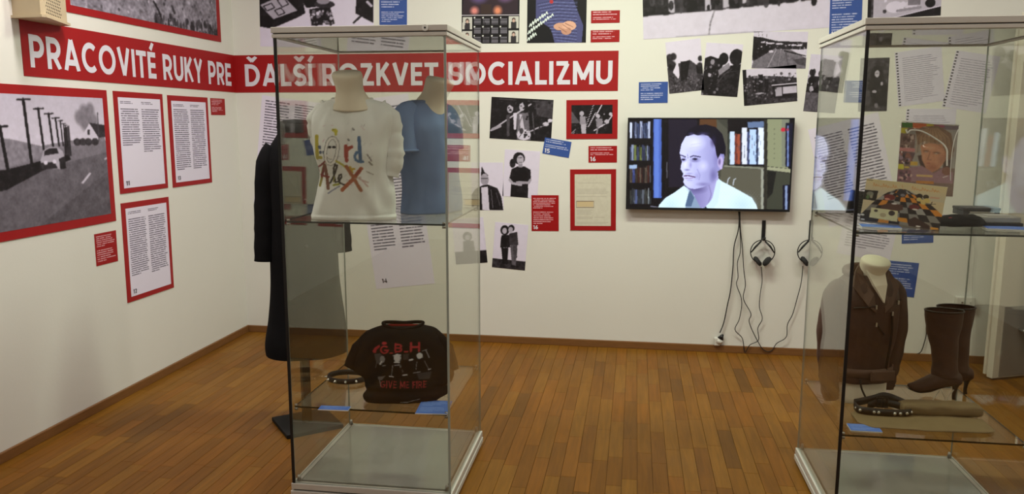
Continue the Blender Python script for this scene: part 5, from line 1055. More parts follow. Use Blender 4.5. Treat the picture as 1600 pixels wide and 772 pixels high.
MB().tube([(cN + 0.085 * math.cos(a), 0.26 * z5 + 0.036 * math.sin(a), z5 + 0.002 + 0.009 * abs(math.cos(a)) - 0.012 * max(0.0, -math.sin(a))) for a in np.linspace(0, 2 * math.pi, 36)], 0.0075, 8).build('collar', M_BLK, gb, True)
MB().box(cN - 0.062, cN + 0.066, 0.26 * z5 - 0.012, 0.26 * z5 - 0.009, z5 - 0.008, z5 + 0.008).build('red_lining', pm('red_lining', A(120, 18, 18), 0.8), gb)
sleeve(gb, [(-.13, .065, .270), (-.178, .052, .205), (-.216, .040, .128)], [.026, .040, .036], M_BLK, 0.7); sleeve(gb, [(.13, .065, .270), (.175, .052, .205), (.204, .040, .115)], [.026, .040, .034], M_BLK, 0.7)
# studded bracelet and belt --------------------------------------------
M_LEATH = pm('black_leather', (0.014, 0.013, 0.013), 0.5, var=0.2, scale=60, bump=0.3, bscale=200)
def ribbon(mb, P, zlo, zhi, th=0.0035, m=0):
    n = len(P); v = []
    for i, p in enumerate(P):
        q = np.array(P[min(i + 1, n - 1)]) - np.array(P[max(i - 1, 0)]); q = q[:2] / (np.linalg.norm(q[:2]) + 1e-9); nn = np.array([-q[1], q[0]]) * th / 2
        for (sg, z) in ((1, zlo), (1, zhi), (-1, zhi), (-1, zlo)): v.append((p[0] + sg * nn[0], p[1] + sg * nn[1], p[2] + z))
    f = [(i * 4 + k, i * 4 + (k + 1) % 4, (i + 1) * 4 + (k + 1) % 4, (i + 1) * 4 + k) for i in range(n - 1) for k in range(4)] + [(0, 1, 2, 3), tuple((n - 1) * 4 + k for k in (3, 2, 1, 0))]
    mb.add(v, f, m)
bc = (on(510, 598, 2, SH1) + on(566, 596, 2, SH1)) / 2
bl = empty('studded_bracelet', (bc[0], bc[1] + 0.04, SH1)); tag(bl, 'black leather bracelet with pointed studs left of the band shirt', 'bracelet')
ring = [(0.088 * math.cos(a), 0.070 * math.sin(a), 0.0) for a in np.linspace(0, 2 * math.pi, 48)]
mb = MB(); ribbon(mb, ring, 0.0, 0.024, 0.006); mb.build('strap', M_LEATH, bl, True)
M_STUD = pm('stud_metal', (0.75, 0.74, 0.70), 0.25, 0.9)
for k in range(12):
    a = 2 * math.pi * k / 12 + 0.2; d = np.array([math.cos(a), math.sin(a) * 1.2, 0]); d /= np.linalg.norm(d); c = np.array([0.0905 * math.cos(a), 0.0725 * math.sin(a), 0.012])
    MB().tube([c, c + d * 0.005, c + d * 0.016], [0.0075, 0.006, 0.001], 8).build('stud', M_STUD, bl, True)
b0 = on(1340, 652, 2, SH1); b1 = on(1425, 652, 2, SH1); bcx = (b0 + b1) / 2
bt = empty('studded_belt', (bcx[0], bcx[1] + 0.045, SH1 + 0.012)); tag(bt, 'black coiled belt with round studs on the beige leather', 'belt')
Wb = (b1[0] - b0[0]) / 2
loop = smooth_path([(-Wb, -.01, .004), (-Wb * .9, -.05, 0), (-Wb * .4, -.065, 0), (0.2 * Wb, -.07, 0), (Wb * .8, -.055, 0), (Wb * 1.02, -.01, .006), (Wb * .6, .045, .02), (Wb * .2, .06, .026), (-Wb * .2, .05, .015), (-Wb * .6, .035, .008), (-Wb * .95, .02, .004)], 6)
mb = MB(); ribbon(mb, loop, 0.0, 0.030, 0.005); mb.build('strap', M_LEATH, bt, True)
lp2 = smooth_path([(-Wb * .5, .0, .0), (-Wb * .1, .02, .01), (Wb * .3, .015, .012), (Wb * .75, -.02, .01)], 6); mb = MB(); ribbon(mb, lp2, 0.0, 0.028, 0.005); mb.build('strap', M_LEATH, bt, True)
for fx, fy in [(-Wb * .98, -.026), (-Wb * .9, -.05), (-Wb * .45, -.066), (-Wb * .3, -.068), (0.25 * Wb, -.072), (0.45 * Wb, -.068), (0.7 * Wb, -.061), (0.9 * Wb, -.045)]:
    MB().sphere((fx, fy - 0.003, 0.015), 0.0068, 10, 0, (1, 0.6, 1)).build('stud', M_STUD, bt, True)
mb = MB(); mb.box(-0.022, -0.017, -0.004, 0.004, 0.012, 0.055); mb.box(0.017, 0.022, -0.004, 0.004, 0.012, 0.055); mb.box(-0.017, 0.017, -0.004, 0.004, 0.012, 0.017); mb.box(-0.017, 0.017, -0.004, 0.004, 0.050, 0.055); mb.box(-0.003, 0.002, -0.007, -0.004, 0.012, 0.055)
mb.build('buckle', M_LEATH, bt)
# beige leather roll and flat piece ------------------------------------
M_TAN = pm('beige_leather', A(104, 86, 58), 0.75, var=0.15, scale=18, bump=0.4, bscale=25)
def xloft(name, label, keys, cat, loc, rz, mat=M_TAN, wr=0.004):
    """body lofted along x; keys: x, cy, cz, ry, rz"""
    K = hermite(keys, 50); v = []; n = 28
    for (xx, cy, cz, ry, rz_) in K:
        for j in range(n):
            w = 2 * math.pi * j / n; y = math.copysign(abs(math.cos(w)) ** .75, math.cos(w)); z = math.copysign(abs(math.sin(w)) ** .75, math.sin(w))
            nn = mnoise.noise(Vector((xx * 16, y * 2.0, z * 2.0))) * wr; v.append((xx, cy + y * (ry + nn), cz + z * max(rz_ + nn * 0.6, 0.001)))
    f = [(i * n + j, (i + 1) * n + j, (i + 1) * n + (j + 1) % n, i * n + (j + 1) % n) for i in range(49) for j in range(n)] + [tuple(range(n)), tuple(49 * n + j for j in range(n - 1, -1, -1))]
    o = mesh_obj(name, v, f, mat, None, True); o.location = loc; o.rotation_euler = (0, 0, rz); return tag(o, label, cat)
r0 = on(1452, 648, 2, SH1 + .02)
xloft('rolled_leather', 'thick roll of beige leather beside the studded belt', [(-.13, 0, .036, .030, .020), (-.10, 0, .036, .036, .026), (.02, 0, .036, .040, .028), (.12, 0, .036, .040, .026), (.165, 0, .034, .034, .022), (.175, 0, .032, .024, .016)], 'leather roll', (r0[0] + 0.03, r0[1] + 0.035, SH1), math.radians(3))
r1 = on(1455, 668, 2, SH1)
xloft('flat_leather', 'flat folded beige leather lying under the belt and roll', [(-.27, 0, .005, .05, .004), (-.22, 0, .0065, .10, .0055), (-.05, -.01, .008, .10, .007), (.08, -.015, .0095, .095, .009), (.18, -.02, .0085, .08, .0075), (.215, -.02, .007, .06, .006)], 'folded leather', (r1[0], r1[1] + 0.05, SH1), math.radians(1), wr=0.003)

# ------------------------------------------------------------------ brown leather jacket
M_BROWN = pm('brown_leather', A(60, 40, 31), 0.55, var=0.25, scale=9, bump=0.5, bscale=35, spec=0.35)
M_BROWN2 = pm('brown_leather_worn', A(74, 52, 40), 0.55, var=0.2, scale=12, bump=0.4, bscale=40)
jx, jy, jrz = 3.822, -2.02, math.radians(16)
jk = empty('leather_jacket', (jx, jy, SH1), jrz); tag(jk, 'brown leather biker jacket on a mannequin', 'jacket'); q = 0.00292; jz = lambda y: (626 - y) * 0.00268
def jkk(y, hwp, ry, cx=0.0): return (jz(y), cx, 0, hwp * q, ry)
loft('jacket_body', [jkk(593, 41, .082), jkk(587, 43, .088), jkk(576, 41, .085), jkk(565, 41, .084), jkk(535, 44, .094), jkk(500, 47, .104), jkk(470, 48, .104), jkk(450, 46, .092), jkk(438, 40, .078), jkk(430, 32, .068), jkk(424, 25, .06)], M_BROWN, jk, 96, 80, 2.4, 0.010, 8.0, 0.5, 3.0, cap_top=False, cap_bot=False)
sleeve(jk, [(-.09, .01, jz(446)), (-.130, .005, jz(460)), (-.152, 0, jz(500)), (-.155, -.01, jz(550)), (-.145, -.02, jz(600)), (-.135, -.025, jz(622))], [.045, .052, .048, .044, .038, .032], M_BROWN, 0.85, wr=0.006)
sleeve(jk, [(.09, .01, jz(446)), (.130, .005, jz(460)), (.148, .0, jz(500)), (.145, .0, jz(550)), (.132, .0, jz(590)), (.130, -.0, jz(612))], [.045, .050, .046, .040, .034, .028], M_BROWN, 0.85, wr=0.006)
def lapel(s):
    mb = MB(); Y = -0.100
    pts = [(s * .020, jz(404), .01), (s * .075, jz(418), -.04), (s * .100, jz(440), -.075), (s * .055, jz(466), -.112), (s * .018, jz(478), -.118), (s * .022, jz(450), -.10), (s * .05, jz(425), -.06)]
    v = [(a, c, b) for a, b, c in pts] + [(a, c + 0.010, b) for a, b, c in pts]; n = len(pts)
    f = [tuple(range(n)), tuple(range(2 * n - 1, n - 1, -1))] + [(i, i + n, (i + 1) % n + n, (i + 1) % n) for i in range(n)]
    return mb.add(v, f).build('lapel', M_BROWN2, jk, bevel=0.002)
lapel(-1); lapel(1)
MB().tube([(0.078 * math.cos(a), 0.012 + 0.060 * math.sin(a), jz(423) + 0.012 * math.sin(a)) for a in np.linspace(math.radians(-20), math.radians(200), 30)], 0.018, 10).build('collar', M_BROWN2, jk, True)
def onbody(x, y, off=0.0):     # point on the jacket front
    z = jz(y); K = hermite([(jz(604), .082, 41 * q), (jz(580), .085, 41 * q), (jz(565), .084, 41 * q), (jz(535), .094, 44 * q), (jz(500), .104, 47 * q), (jz(470), .104, 48 * q), (jz(450), .092, 46 * q)], 60)
    ry = np.interp(z, K[:, 0], K[:, 1]); rx = np.interp(z, K[:, 0], K[:, 2]); return (x, -ry * max(1 - abs(x / rx) ** 2.4, 0) ** (1 / 2.4) - 0.004 - off, z)
v = [(-.040, -.062, jz(416)), (.040, -.060, jz(416)), (.034, -.094, jz(436)), (.012, -.1185, jz(462)), (-.022, -.100, jz(438))]
MB().add(v + [(a, b + 0.03, c) for a, b, c in v], [(0, 4, 3, 2, 1), (5, 6, 7, 8, 9), (0, 1, 6, 5), (1, 2, 7, 6), (2, 3, 8, 7), (3, 4, 9, 8), (4, 0, 5, 9)]).build('chest_front', M_FORM, jk)  # cream mannequin chest showing in the open collar
M_ZIP = pm('zip_metal', (0.55, 0.50, 0.42), 0.35, 0.85)
def zipper(pts, name='zip', w=0.006):
    o = MB().tube(smooth_path([onbody(*p, 0.003) for p in pts], 5), w, 6, 0, True, 0.5).build(name, pm('zip_tape', (0.02, 0.012, 0.01), 0.7), jk, True)
    a = onbody(*pts[0], 0.008); MB().box(a[0] - 0.0028, a[0] + 0.0028, a[1] - 0.003, a[1] + 0.002, a[2] - 0.012, a[2] + 0.005).build('zip_pull', M_ZIP, o)
zipper([(.055, 478), (.062, 500), (.066, 530), (.062, 570)], w=0.007); zipper([(-.02, 467), (-.06, 469), (-.10, 471)]); zipper([(-.015, 494), (.005, 502), (.028, 512)]); zipper([(.085, 462), (.115, 462)])
mb = MB(); w_ = [(0.132 * math.cos(a), 0.096 * math.sin(a), jz(575)) for a in np.linspace(math.radians(150), math.radians(390), 40)]; ribbon(mb, w_, -0.018, 0.018, 0.006); mb.build('waist_belt', M_BROWN2, jk, True)
mb = MB(); a = onbody(0.03, 577, 0.022); mb.box(a[0] - .05, a[0] + .055, a[1] - .006, a[1] + .004, a[2] - .022, a[2] + .022); mb.build('buckle_tab', M_BROWN2, jk, bevel=0.006)
a = onbody(-.06, 582, 0.02); MB().tube(smooth_path([a, (a[0] + .008, a[1] - .004, a[2] - .04), (a[0] + .03, a[1] - .01, a[2] - .085)], 5), 0.004, 6).build('strap_end', M_LEATH, jk, True)
neck_form('torso_mannequin', 'cream torso mannequin wearing the brown leather jacket', (jx, jy, SH1), jrz, jz(440), jz(398), 0.052, 0.056, (0.01, -0.012), [(0.0, 0, 0, .110, .072), (.08, 0, 0, .112, .070), (.2, 0, 0, .11, .065), (.42, 0, 0, .115, .065), (.50, 0, 0, .09, .05), (.54, 0, 0, .058, .045)])

# ------------------------------------------------------------------ tall boots
M_BOOT = pm('brown_suede_leather', A(58, 37, 28), 0.6, var=0.2, scale=14, bump=0.35, bscale=60)
M_HEEL = pm('heel_dark', (0.018, 0.010, 0.008), 0.4)
def boot(label, hx, hy, rz):
    t = empty('tall_boot', (hx, hy, SH1), rz); tag(t, label, 'boot', 'brown heeled boots'); q = 0.00292; z = lambda y: (624 - y) * 0.00272
    def k(y, xl, xr_, ry): return (z(y), ((xl + xr_) / 2 - 1489) * q, 0, (xr_ - xl) / 2 * q, ry)
    loft('shaft', [k(588, 1457, 1496, .036), k(578, 1457, 1492, .036), k(565, 1457, 1490, .038), k(545, 1453, 1489, .042), k(520, 1447, 1490, .046), k(500, 1443, 1492, .048), k(484, 1441, 1493, .050), k(482, 1441, 1493, .050)], M_BOOT, t, 48, 50, 2.1, 0.004, 16, 1.0, hx * 7, cap_top=False)
    MB().tube([((1467 - 1489) * q + 0.076 * math.cos(a), 0.050 * math.sin(a), z(483)) for a in np.linspace(0, 2 * math.pi, 40)], 0.0035, 6).build('top_seam', M_HEEL, t, True)
    # foot: sections along x from heel to toe  (x, cy, cz, ry, rz)
    F = [(1498, 592, 4, .014), (1496, 591, 8.5, .028), (1488, 590, 11, .034), (1476, 590, 14, .036), (1464, 594, 13, .036), (1452, 600, 11, .037), (1440, 605, 8, .036), (1433, 606, 5.5, .026), (1428, 605, 3.5, .014), (1425.5, 604.5, 1.5, .004)]
    K = hermite([(-(f[0] - 1489) * q, 0, z(f[1]), f[3], f[2] * 0.00288) for f in F], 46); v = []; n = 24
    for (xx, cy, cz, ry, rz_) in K:
        for j in range(n):
            w = 2 * math.pi * j / n; v.append((-xx, ry * math.cos(w), cz + rz_ * math.sin(w)))
    f = [(i * n + j, i * n + (j + 1) % n, (i + 1) * n + (j + 1) % n, (i + 1) * n + j) for i in range(45) for j in range(n)] + [tuple(range(n - 1, -1, -1)), tuple(45 * n + j for j in range(n))]
    mesh_obj('foot', v, f, M_BOOT, t, True)
    loft('heel', [(0.0, 0.004, 0, .008, .008), (.02, .002, 0, .0075, .008), (.05, .004, 0, .010, .012), (.072, .004, 0, .020, .022), (.082, .0, 0, .026, .026)], M_HEEL, t, 20, 20, 2.0)
    mb = MB(); mb.tube(smooth_path([((x - 1489) * q, 0, z(y)) for x, y in [(1486, 601), (1470, 605), (1455, 611), (1440, 613), (1428, 610), (1423, 606)]], 5), [.016] * 3 + list(np.linspace(.018, .03, 12)) + list(np.linspace(.03, .004, 11)), 10, 0, True, 0.12, (0, 0, 1))
    mb.build('sole', M_HEEL, t, True)
    return t
h1 = on(1489, 624, 2, SH1); h2 = on(1511, 619, 2, SH1)
boot('brown tall heeled boot, the nearer of the pair', h1[0], h1[1], 0.0); boot('brown tall heeled boot, the further of the pair', h2[0], h2[1] + 0.03, math.radians(2))
M_ACR = pm('acrylic_clear', (0.62, 0.58, 0.48), 0.15, spec=0.6)
for i, (dx, lb) in enumerate([(-0.062, 'thin clear wire rest under the arch of the nearer boot'), ]):
    P = [(h1[0] - .090, h1[1] - .03, SH1 + .003), (h1[0] - .062, h1[1] - .03, SH1 + .052), (h1[0] - .040, h1[1] - .03, SH1 + .003), (h1[0] - .012, h1[1] - .03, SH1 + .052)]
    tag(MB().tube(P, 0.0022, 6).build('boot_rest', M_ACR, None), lb, 'stand')

# ------------------------------------------------------------------ upper shelf of the jacket case
# record sleeve leaning back
zq = SH2 + 0.002; top = zq + 0.165
P = [on(1358, 284, 2, top), on(1484, 288, 2, top), on(1465, 356, 2, zq), on(1338, 350.5, 2, zq)]
cv = Cv(190, 190, np.array([196, 178, 140]) / 255); C6 = [(165, 88), (920, 95), (815, 520), (65, 490)]; m = Map(cv, *C6)
m.cv.grad(0, 0, 1, 0.35, np.array([206, 184, 136]) / 255, np.array([186, 176, 150]) / 255); vx, vy = 500, 150
def cell(i, j):        # receding chequer
    def pt(a, b): d = 1 / (0.16 + 0.12 * b); return (vx + (a - 4.5) * 11.5 * (8.5 - b) ** 1.05, vy + 360 * ((8.6 - b) / 8.6) ** 1.75)
    return [pt(i, j), pt(i + 1, j), pt(i + 1, j + 1), pt(i, j + 1)]
RC = random.Random(4)
for j in range(8):
    for i in range(9):
        dk = (i + j) % 2; c = (40, 34, 34) if dk else RC.choice([(128, 124, 116), (150, 146, 138), (206, 128, 48), (120, 112, 100)]); m.poly(cell(i, j), c)
m.poly([(70, 420), (180, 370), (200, 440), (150, 500), (66, 488)], (46, 40, 38)); m.poly([(290, 320), (370, 292), (500, 300), (490, 345), (430, 365), (280, 350)], (84, 56, 46)); m.ell(375, 240, 52, 28, (110, 44, 40)); m.ell(490, 195, 46, 36, (46, 44, 48)); m.ell(500, 210, 22, 14, (120, 116, 118)); m.ell(600, 310, 50, 26, (104, 40, 40)); m.ell(415, 295, 26, 8, (216, 196, 186)); m.ell(350, 258, 26, 10, (210, 130, 110)); m.ell(605, 330, 26, 8, (200, 190, 180)); m.poly([(520, 440), (600, 400), (730, 470), (735, 505), (540, 490)], (60, 40, 36)); m.ell(625, 485, 24, 7, (216, 206, 196)); m.ell(100, 422, 22, 9, (206, 200, 196)); m.ell(100, 465, 22, 8, (190, 186, 180)); m.poly([(735, 480), (812, 485), (812, 518), (745, 512)], (206, 138, 48)); m.poly([(440, 418), (525, 420), (528, 460), (440, 455)], (206, 132, 44))
m.poly([(60, 478), (440, 482), (815, 508), (812, 525), (62, 500)], (110, 104, 96))
m.poly([(122, 192), (270, 192), (240, 285), (92, 280)], (42, 38, 32)); m.ell(190, 225, 34, 22, (120, 120, 104)); m.ell(165, 255, 16, 20, (90, 110, 70)); m.ell(200, 250, 14, 16, (150, 140, 116))
m.poly([(192, 348), (446, 358), (430, 462), (165, 442)], (206, 190, 142)); m.ell(385, 385, 30, 24, (60, 50, 44)); m.ell(300, 410, 30, 20, (170, 152, 112)); m.ell(235, 375, 18, 12, (70, 62, 54)); m.line([(200, 440), (420, 455)], 3, (150, 130, 90))
for (x, y, r, c) in [(655, 205, 30, (48, 38, 30)), (715, 205, 26, (52, 42, 32)), (650, 235, 24, (210, 180, 110)), (720, 240, 30, (208, 178, 104)), (690, 255, 30, (206, 176, 108)), (640, 260, 12, (60, 50, 40))]: m.ell(x, y, r, r * 0.8, c)
m.line([(705, 262), (760, 268), (800, 262)], 7, (50, 40, 34)); m.line([(770, 245), (748, 285)], 6, (50, 40, 34))
for k in range(8): m.line([(752 + k * 11, 212), (758 + k * 11, 200)], 5, (196, 120, 100))
for (x0, n) in ((225, 10), (590, 11)):
    for k in range(n): m.line([(x0 + k * 23, 155 - (k % 3) * 3), (x0 + 8 + k * 23, 120 + (k % 4) * 8), (x0 + 20 + k * 23, 150)], 4.5, (196, 132, 74))
m.line([(500, 118), (505, 140)], 4, (190, 130, 80)); m.rect(168, 94, 225, 106, (150, 136, 104)); m.cv.blur(1)
M_GLOSSP = attr_mat('glossy_print', 0.3, 0.4, 0.02, 500)
c_, u_, v_, n_, w2, h2_ = rect_frame(P)
o = photo('record_sleeve', P, cv, None, 0.004, 0.0, M_GLOSSP); tag(o, 'record sleeve with a receding chequered floor leaning on the shelf', 'record')
back = c_ + v_ * (h2_ * 0.42) - n_ * 0.012
tag(MB().add([tuple(c_ + v_ * h2_ * .40 - n_ * .002 + u_ * a) for a in (-.06, .06)] + [(tuple(np.append((c_ + v_ * h2_ * .50 + u_ * a)[:2] + np.array([0, .05]), zq))) for a in (.06, -.06)] + [tuple(c_ + v_ * h2_ * .38 - n_ * .006 + u_ * a) for a in (-.06, .06)] + [(tuple(np.append((c_ + v_ * h2_ * .50 + u_ * a)[:2] + np.array([0, .043]), zq))) for a in (.06, -.06)], [(0, 1, 2, 3), (7, 6, 5, 4), (0, 4, 5, 1), (1, 5, 6, 2), (2, 6, 7, 3), (3, 7, 4, 0)]).build('sleeve_prop', M_ACR, None), 'clear prop behind the record sleeve', 'stand')
# music magazine in a plastic sleeve
ym = -1.965; P0 = [on(1411, 193, 1, ym), on(1498, 194, 1, ym), on(1487, 306, 1, ym - 0.035), on(1396, 304, 1, ym - 0.035)]
cv = Cv(170, 210, np.array([120, 96, 84]) / 255); m = Map(cv, (570, 92), (1185, 92), (1100, 860), (488, 860))
m.poly([(560, 190), (1180, 130), (1130, 560), (650, 560), (700, 300)], (150, 142, 132)); m.rect(575, 92, 690, 145, (70, 120, 48)); m.rect(690, 92, 840, 150, (200, 96, 40)); m.rect(840, 92, 920, 160, (200, 180, 50)); m.rect(920, 92, 1030, 130, (166, 70, 100)); m.rect(1030, 92, 1185, 150, (116, 100, 106)); m.poly([(565, 150), (640, 150), (610, 210), (555, 205)], (190, 176, 44))
m.poly([(550, 210), (715, 215), (705, 360), (535, 350)], (110, 84, 76)); m.cv.blobs(0.02, 0.17, 0.24, 0.34, 26, 0.03, [(0.75, 0.66, 0.6), (0.3, 0.2, 0.18), (0.5, 0.4, 0.36)], 12); m.poly([(540, 360), (712, 365), (708, 402), (530, 400)], (186, 120, 116)); m.poly([(530, 405), (710, 410), (660, 540), (520, 535)], (96, 70, 74)); m.cv.blobs(0.02, 0.42, 0.2, 0.56, 22, 0.03, [(0.6, 0.5, 0.55), (0.2, 0.15, 0.16), (0.55, 0.35, 0.3)], 13)
m.poly([(720, 170), (800, 130), (960, 110), (1100, 190), (1130, 360), (1080, 480), (1030, 560), (980, 300), (800, 280), (740, 330)], (118, 86, 62)); m.ell(880, 230, 170, 110, (150, 116, 84), 0.9, 0.6)
for k in range(26):
    hx0 = 740 + k * 14; m.line([(900 + (hx0 - 900) * 0.35, 140), (hx0, 215 + abs(hx0 - 920) * 0.15), (hx0 + (hx0 - 910) * 0.12, 300 + abs(hx0 - 900) * 0.7)], 5, [(186, 150, 108), (112, 80, 56), (164, 126, 90)][k % 3], 0.7)
m.poly([(735, 440), (790, 430), (820, 570), (760, 540)], (70, 46, 38)); m.poly([(1020, 470), (1100, 470), (1080, 620), (990, 590)], (84, 64, 54))
m.poly([(770, 330), (860, 300), (1000, 310), (1040, 400), (1030, 480), (960, 570), (880, 615), (830, 590), (780, 480)], (190, 132, 98)); m.ell(870, 350, 80, 40, (206, 152, 116), 0.8, 0.8); m.ell(890, 560, 90, 60, (150, 88, 64), 0.75, 0.9); m.ell(850, 515, 30, 9, (160, 84, 72), 0.8, 0.6); m.ell(990, 470, 50, 90, (150, 98, 74), 0.6, 0.9); m.ell(800, 450, 30, 60, (200, 146, 112), 0.6, 0.9); m.ell(830, 388, 46, 16, (104, 66, 48), 0.85, 0.7); m.ell(940, 402, 52, 16, (104, 66, 48), 0.85, 0.7); m.ell(828, 396, 16, 6, (180, 160, 140), 0.9); m.ell(936, 410, 18, 6, (180, 160, 140), 0.9); m.line([(868, 400), (850, 450), (840, 475), (880, 478)], 9, (150, 96, 70))
m.poly([(640, 570), (780, 545), (900, 620), (1000, 560), (1110, 600), (1100, 720), (600, 720)], (150, 112, 118)); m.poly([(655, 505), (735, 505), (730, 545), (650, 545)], (206, 160, 60)); m.poly([(522, 540), (585, 540), (580, 595), (518, 590)], (216, 190, 60)); m.rect(590, 560, 640, 580, (200, 170, 70)); m.poly([(515, 600), (660, 600), (655, 725), (498, 720)], (126, 80, 90)); m.cv.blobs(0.04, 0.68, 0.24, 0.8, 22, 0.03, [(0.72, 0.5, 0.55), (0.3, 0.2, 0.24), (0.8, 0.65, 0.6)], 14); m.cv.blur(2); m.rect(715, 640, 890, 662, (216, 168, 110)); m.ell(1040, 590, 50, 45, (130, 84, 66)); m.line([(1000, 660), (1050, 640)], 9, (210, 190, 180)); m.poly([(715, 705), (900, 705), (900, 735), (712, 735)], (186, 120, 50)); m.cv.nz(0.02, 3); m.cv.blur(1)
mg = empty('music_magazine', tuple(np.mean(P0, axis=0))); tag(mg, 'colourful music magazine with a portrait in a shiny plastic sleeve', 'magazine'); base_ = np.mean(P0, axis=0)
PL = [p - base_ for p in P0]; photo('cover', PL, cv, mg, 0.006, 0.0, M_GLOSSP)
M_PLAST = glass_mat('clear_plastic', (0.985, 0.985, 0.985), 1.45)
c_, u_, v_, n_, w2, h2_ = rect_frame(PL); nx, ny = 26, 30; V = []
for j in range(ny + 1):
    for i in range(nx + 1):
        a, b = i / nx - .5, j / ny - .5; e = (1 - (2 * abs(a)) ** 4) * (1 - (2 * abs(b)) ** 4)
        d = 0.008 + e * (0.010 + 0.007 * mnoise.noise(Vector((a * 4, b * 4, 3.3))) + 0.006 * math.sin(a * 9 + b * 5)); V.append(tuple(c_ + u_ * a * (w2 + .014) + v_ * b * (h2_ + .014) + n_ * d))
mesh_obj('plastic_sleeve', V, [(j * (nx + 1) + i, j * (nx + 1) + i + 1, (j + 1) * (nx + 1) + i + 1, (j + 1) * (nx + 1) + i) for j in range(ny) for i in range(nx)], M_PLAST, mg, True)
M_HIGHLIGHT = pm('plastic_highlight', (0.95, 0.95, 0.94), 0.1, var=0.01, spec=1.0)  # white tubes added in place of lamp glints on the plastic sleeve
def highlight(pts, r):
    PP = [c_ + u_ * (a - .5) * w2 + v_ * (.5 - b) * h2_ + n_ * d for (a, b, d) in pts]; MB().tube(smooth_path(PP, 6), r, 6).build('sleeve_highlight', M_HIGHLIGHT, mg, True)
highlight([(0.0, -0.012, .010), (0.35, 0.0, .012), (0.7, 0.012, .012), (1.01, 0.012, .010)], 0.0018)
highlight([(0.07, 0.10, .018), (0.10, 0.15, .020), (0.15, 0.11, .021), (0.30, 0.11, .022), (0.44, 0.15, .023), (0.58, 0.21, .024), (0.72, 0.28, .024), (0.80, 0.36, .023), (0.82, 0.48, .021), (0.835, 0.58, .018)], 0.0034)
highlight([(1.0, 0.06, .010), (0.95, 0.16, .012), (0.915, 0.35, .013), (0.91, 0.6, .013), (0.93, 0.78, .010)], 0.0018)
bz = base_[2]; b3 = base_ + (PL[2] + PL[3]) / 2
st_ = empty('magazine_stand', (b3[0], b3[1] + 0.03, SH2)); tag(st_, 'small clear easel carrying the music magazine', 'stand'); hgt = b3[2] - SH2
MB().box(-.07, .07, -.06, .05, 0, .004).build('foot', M_ACR, st_); MB().box(-.06, .06, -.005, .003, .004, hgt - .002).build('upright', M_ACR, st_); MB().box(-.07, .07, -.045, .003, hgt - .006, hgt - .001).build('ledge', M_ACR, st_)
# black bundle, flat dark box and grey box
M_DARK = pm('dark_card', A(52, 50, 52), 0.55, var=0.15); M_GREYB = pm('grey_card', A(132, 128, 118), 0.6, var=0.08)
p_ = on(1511, 358, 2, SH2)
bd = xloft('folded_scarf', 'folded black scarf with small red marks beside the record sleeve', [(-.085, 0, .012, .02, .010), (-.06, 0, .018, .045, .016), (0, 0, .024, .055, .022), (.05, 0, .024, .05, .022), (.08, 0, .016, .03, .014)], 'scarf', (p_[0], p_[1] + 0.075, SH2), math.radians(2), M_BLK, 0.008)
M_REDM = pm('red_mark', A(150, 50, 56), 0.6)
rm_ = random.Random(2)
for k in range(7):
    a, b = rm_.uniform(-.05, .06), rm_.uniform(-.03, .0); MB().sphere((a, b, 0.044 - abs(a) * .12 + b * .1), 0.006, 8, 0, (1.4, .7, .35)).build('badge', M_REDM if k % 2 else M_STUD, bd, True)
p_ = on(1528, 336, 2, SH2)
t = empty('flat_case', (p_[0], p_[1] + 0.0, SH2), math.radians(4)); tag(t, 'flat dark case lying behind the scarf on the upper shelf', 'case'); MB().box(-.075, .075, -.03, .07, 0, .022).build('body', M_DARK, t, bevel=0.003); MB().box(-.077, .077, -.032, .072, .022, .034).build('cover', M_DARK, t, bevel=0.003); MB().box(-.05, .05, -.0335, -.032, .010, .018).build('paper_label', M_GREYB, t)
p_ = on(1574, 357, 2, SH2)
t = empty('grey_box', (p_[0], p_[1] + 0.02, SH2 + 0.005), math.radians(3)); tag(t, 'grey box with a black edge at the right end of the upper shelf', 'box'); MB().box(-.085, .065, 0, .12, 0, .012).build('tray', M_BLACK, t, bevel=0.002); MB().box(-.08, .06, .006, .125, .012, .034).build('lid', M_GREYB, t, bevel=0.004); MB().box(-.05, .03, .03, .09, .034, .037).build('paper_label', pm('pale_paper', A(150, 146, 138), 0.7), t)

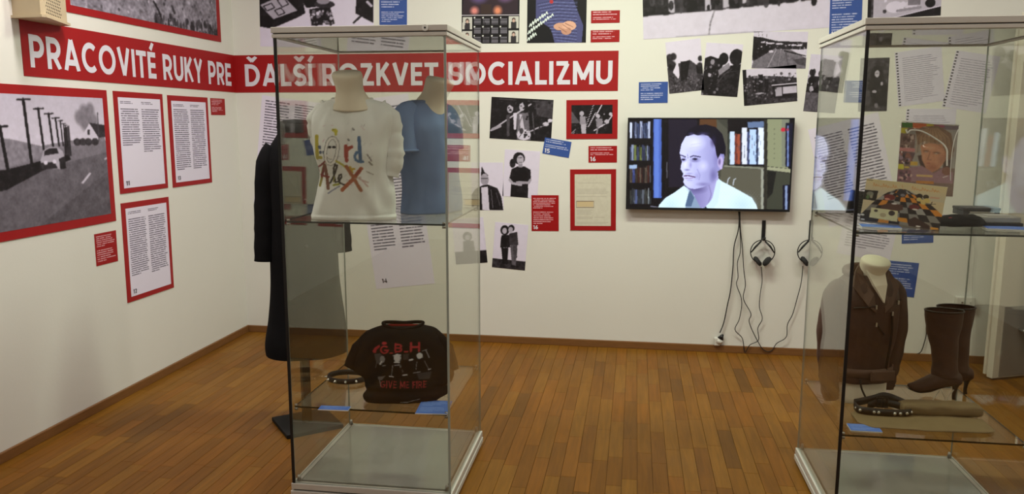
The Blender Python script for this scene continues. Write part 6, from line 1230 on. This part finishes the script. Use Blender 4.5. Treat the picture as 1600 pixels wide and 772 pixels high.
# ================================================================== BLACK COAT ON ITS STAND
M_COAT = pm('black_wool', (0.008, 0.0078, 0.009), 0.95, var=0.3, scale=10, bump=0.3, bscale=40, spec=0.1)
cx_, cy_ = 1.205, -1.715; crz = math.radians(24)
st_ = empty('coat_stand', (cx_, cy_, 0)); tag(st_, 'black coat stand with a square base plate and post', 'coat stand')
mb = MB(); Mr = Matrix.Rotation(math.radians(40), 4, 'Z'); mb.box(-.145, .145, -.145, .145, 0.001, .022, 0, Mr); mb.build('base_plate', pm('matte_black_metal', (0.010, 0.010, 0.010), 0.7, spec=0.2), st_, bevel=0.003)
MB().box(-.020, .020, -.020, .020, .022, 1.36, 0, Mr).build('post', M_BLACK, st_)
MB().tube([(-.12, -.02, 1.35), (0, 0, 1.40), (.12, .03, 1.35)], 0.014, 8).build('shoulder_bar', M_BLACK, st_, True)
ct = empty('long_coat', (cx_ + 0.022, cy_, 0), crz); tag(ct, 'long black coat hanging on a stand behind the shirt case', 'coat')
q = 1 / 318.0; cz = lambda y: 1.575 - (y - 187) * (1.575 - 0.395) / (556 - 187)
def ck(y, hwp, ry, c0=0): return (cz(y), c0 * q, 0, hwp * q, ry)
loft('coat_body', [ck(556, 64, .165, -2), ck(545, 65, .165, -2), ck(500, 60, .150, -1), ck(440, 54, .135, 0), ck(390, 53, .125, 0), ck(340, 51, .118, 0), ck(290, 52, .118, 0), ck(255, 53, .112, 0), ck(235, 48, .10, 0), ck(218, 37, .085, 0), ck(206, 28, .07, -2), ck(198, 22, .06, -3)], M_COAT, ct, 72, 90, 2.2, 0.012, 6.0, 0.25, 4.0, cap_bot=False)
sleeve(ct, [(-.12, .0, cz(232)), (-.155, -.005, cz(255)), (-.178, -.01, cz(320)), (-.188, -.02, cz(370)), (-.195, -.025, cz(405))], [.05, .058, .054, .048, .046], M_COAT, 0.9)
sleeve(ct, [(.12, .0, cz(232)), (.150, -.0, cz(255)), (.170, -.0, cz(320)), (.178, -.01, cz(365)), (.184, -.01, cz(395))], [.05, .060, .056, .052, .050], M_COAT, 0.9)
MB().tube([(-.01 + 0.075 * math.cos(a), 0.01 + 0.062 * math.sin(a), cz(200) + .012 * math.sin(a)) for a in np.linspace(0, 2 * math.pi, 30)], 0.026, 10).build('collar', M_COAT, ct, True)
for s in (-1, 1):
    MB().add([(s * .02, -.075, cz(206)), (s * .075, -.07, cz(214)), (s * .095, -.115, cz(255)), (s * .02, -.128, cz(300)), (s * .02, -.066, cz(206)), (s * .075, -.06, cz(214)), (s * .095, -.105, cz(255)), (s * .02, -.118, cz(300))], [(0, 1, 2, 3), (7, 6, 5, 4), (0, 4, 5, 1), (1, 5, 6, 2), (2, 6, 7, 3), (3, 7, 4, 0)]).build('lapel', M_COAT, ct)
for k, y in enumerate((310, 345, 380)):
    MB().sphere((0.01, -.122 - 0.002 * k, cz(y)), 0.010, 10, 0, (1, .5, 1)).build('button', M_BLACK, ct, True)
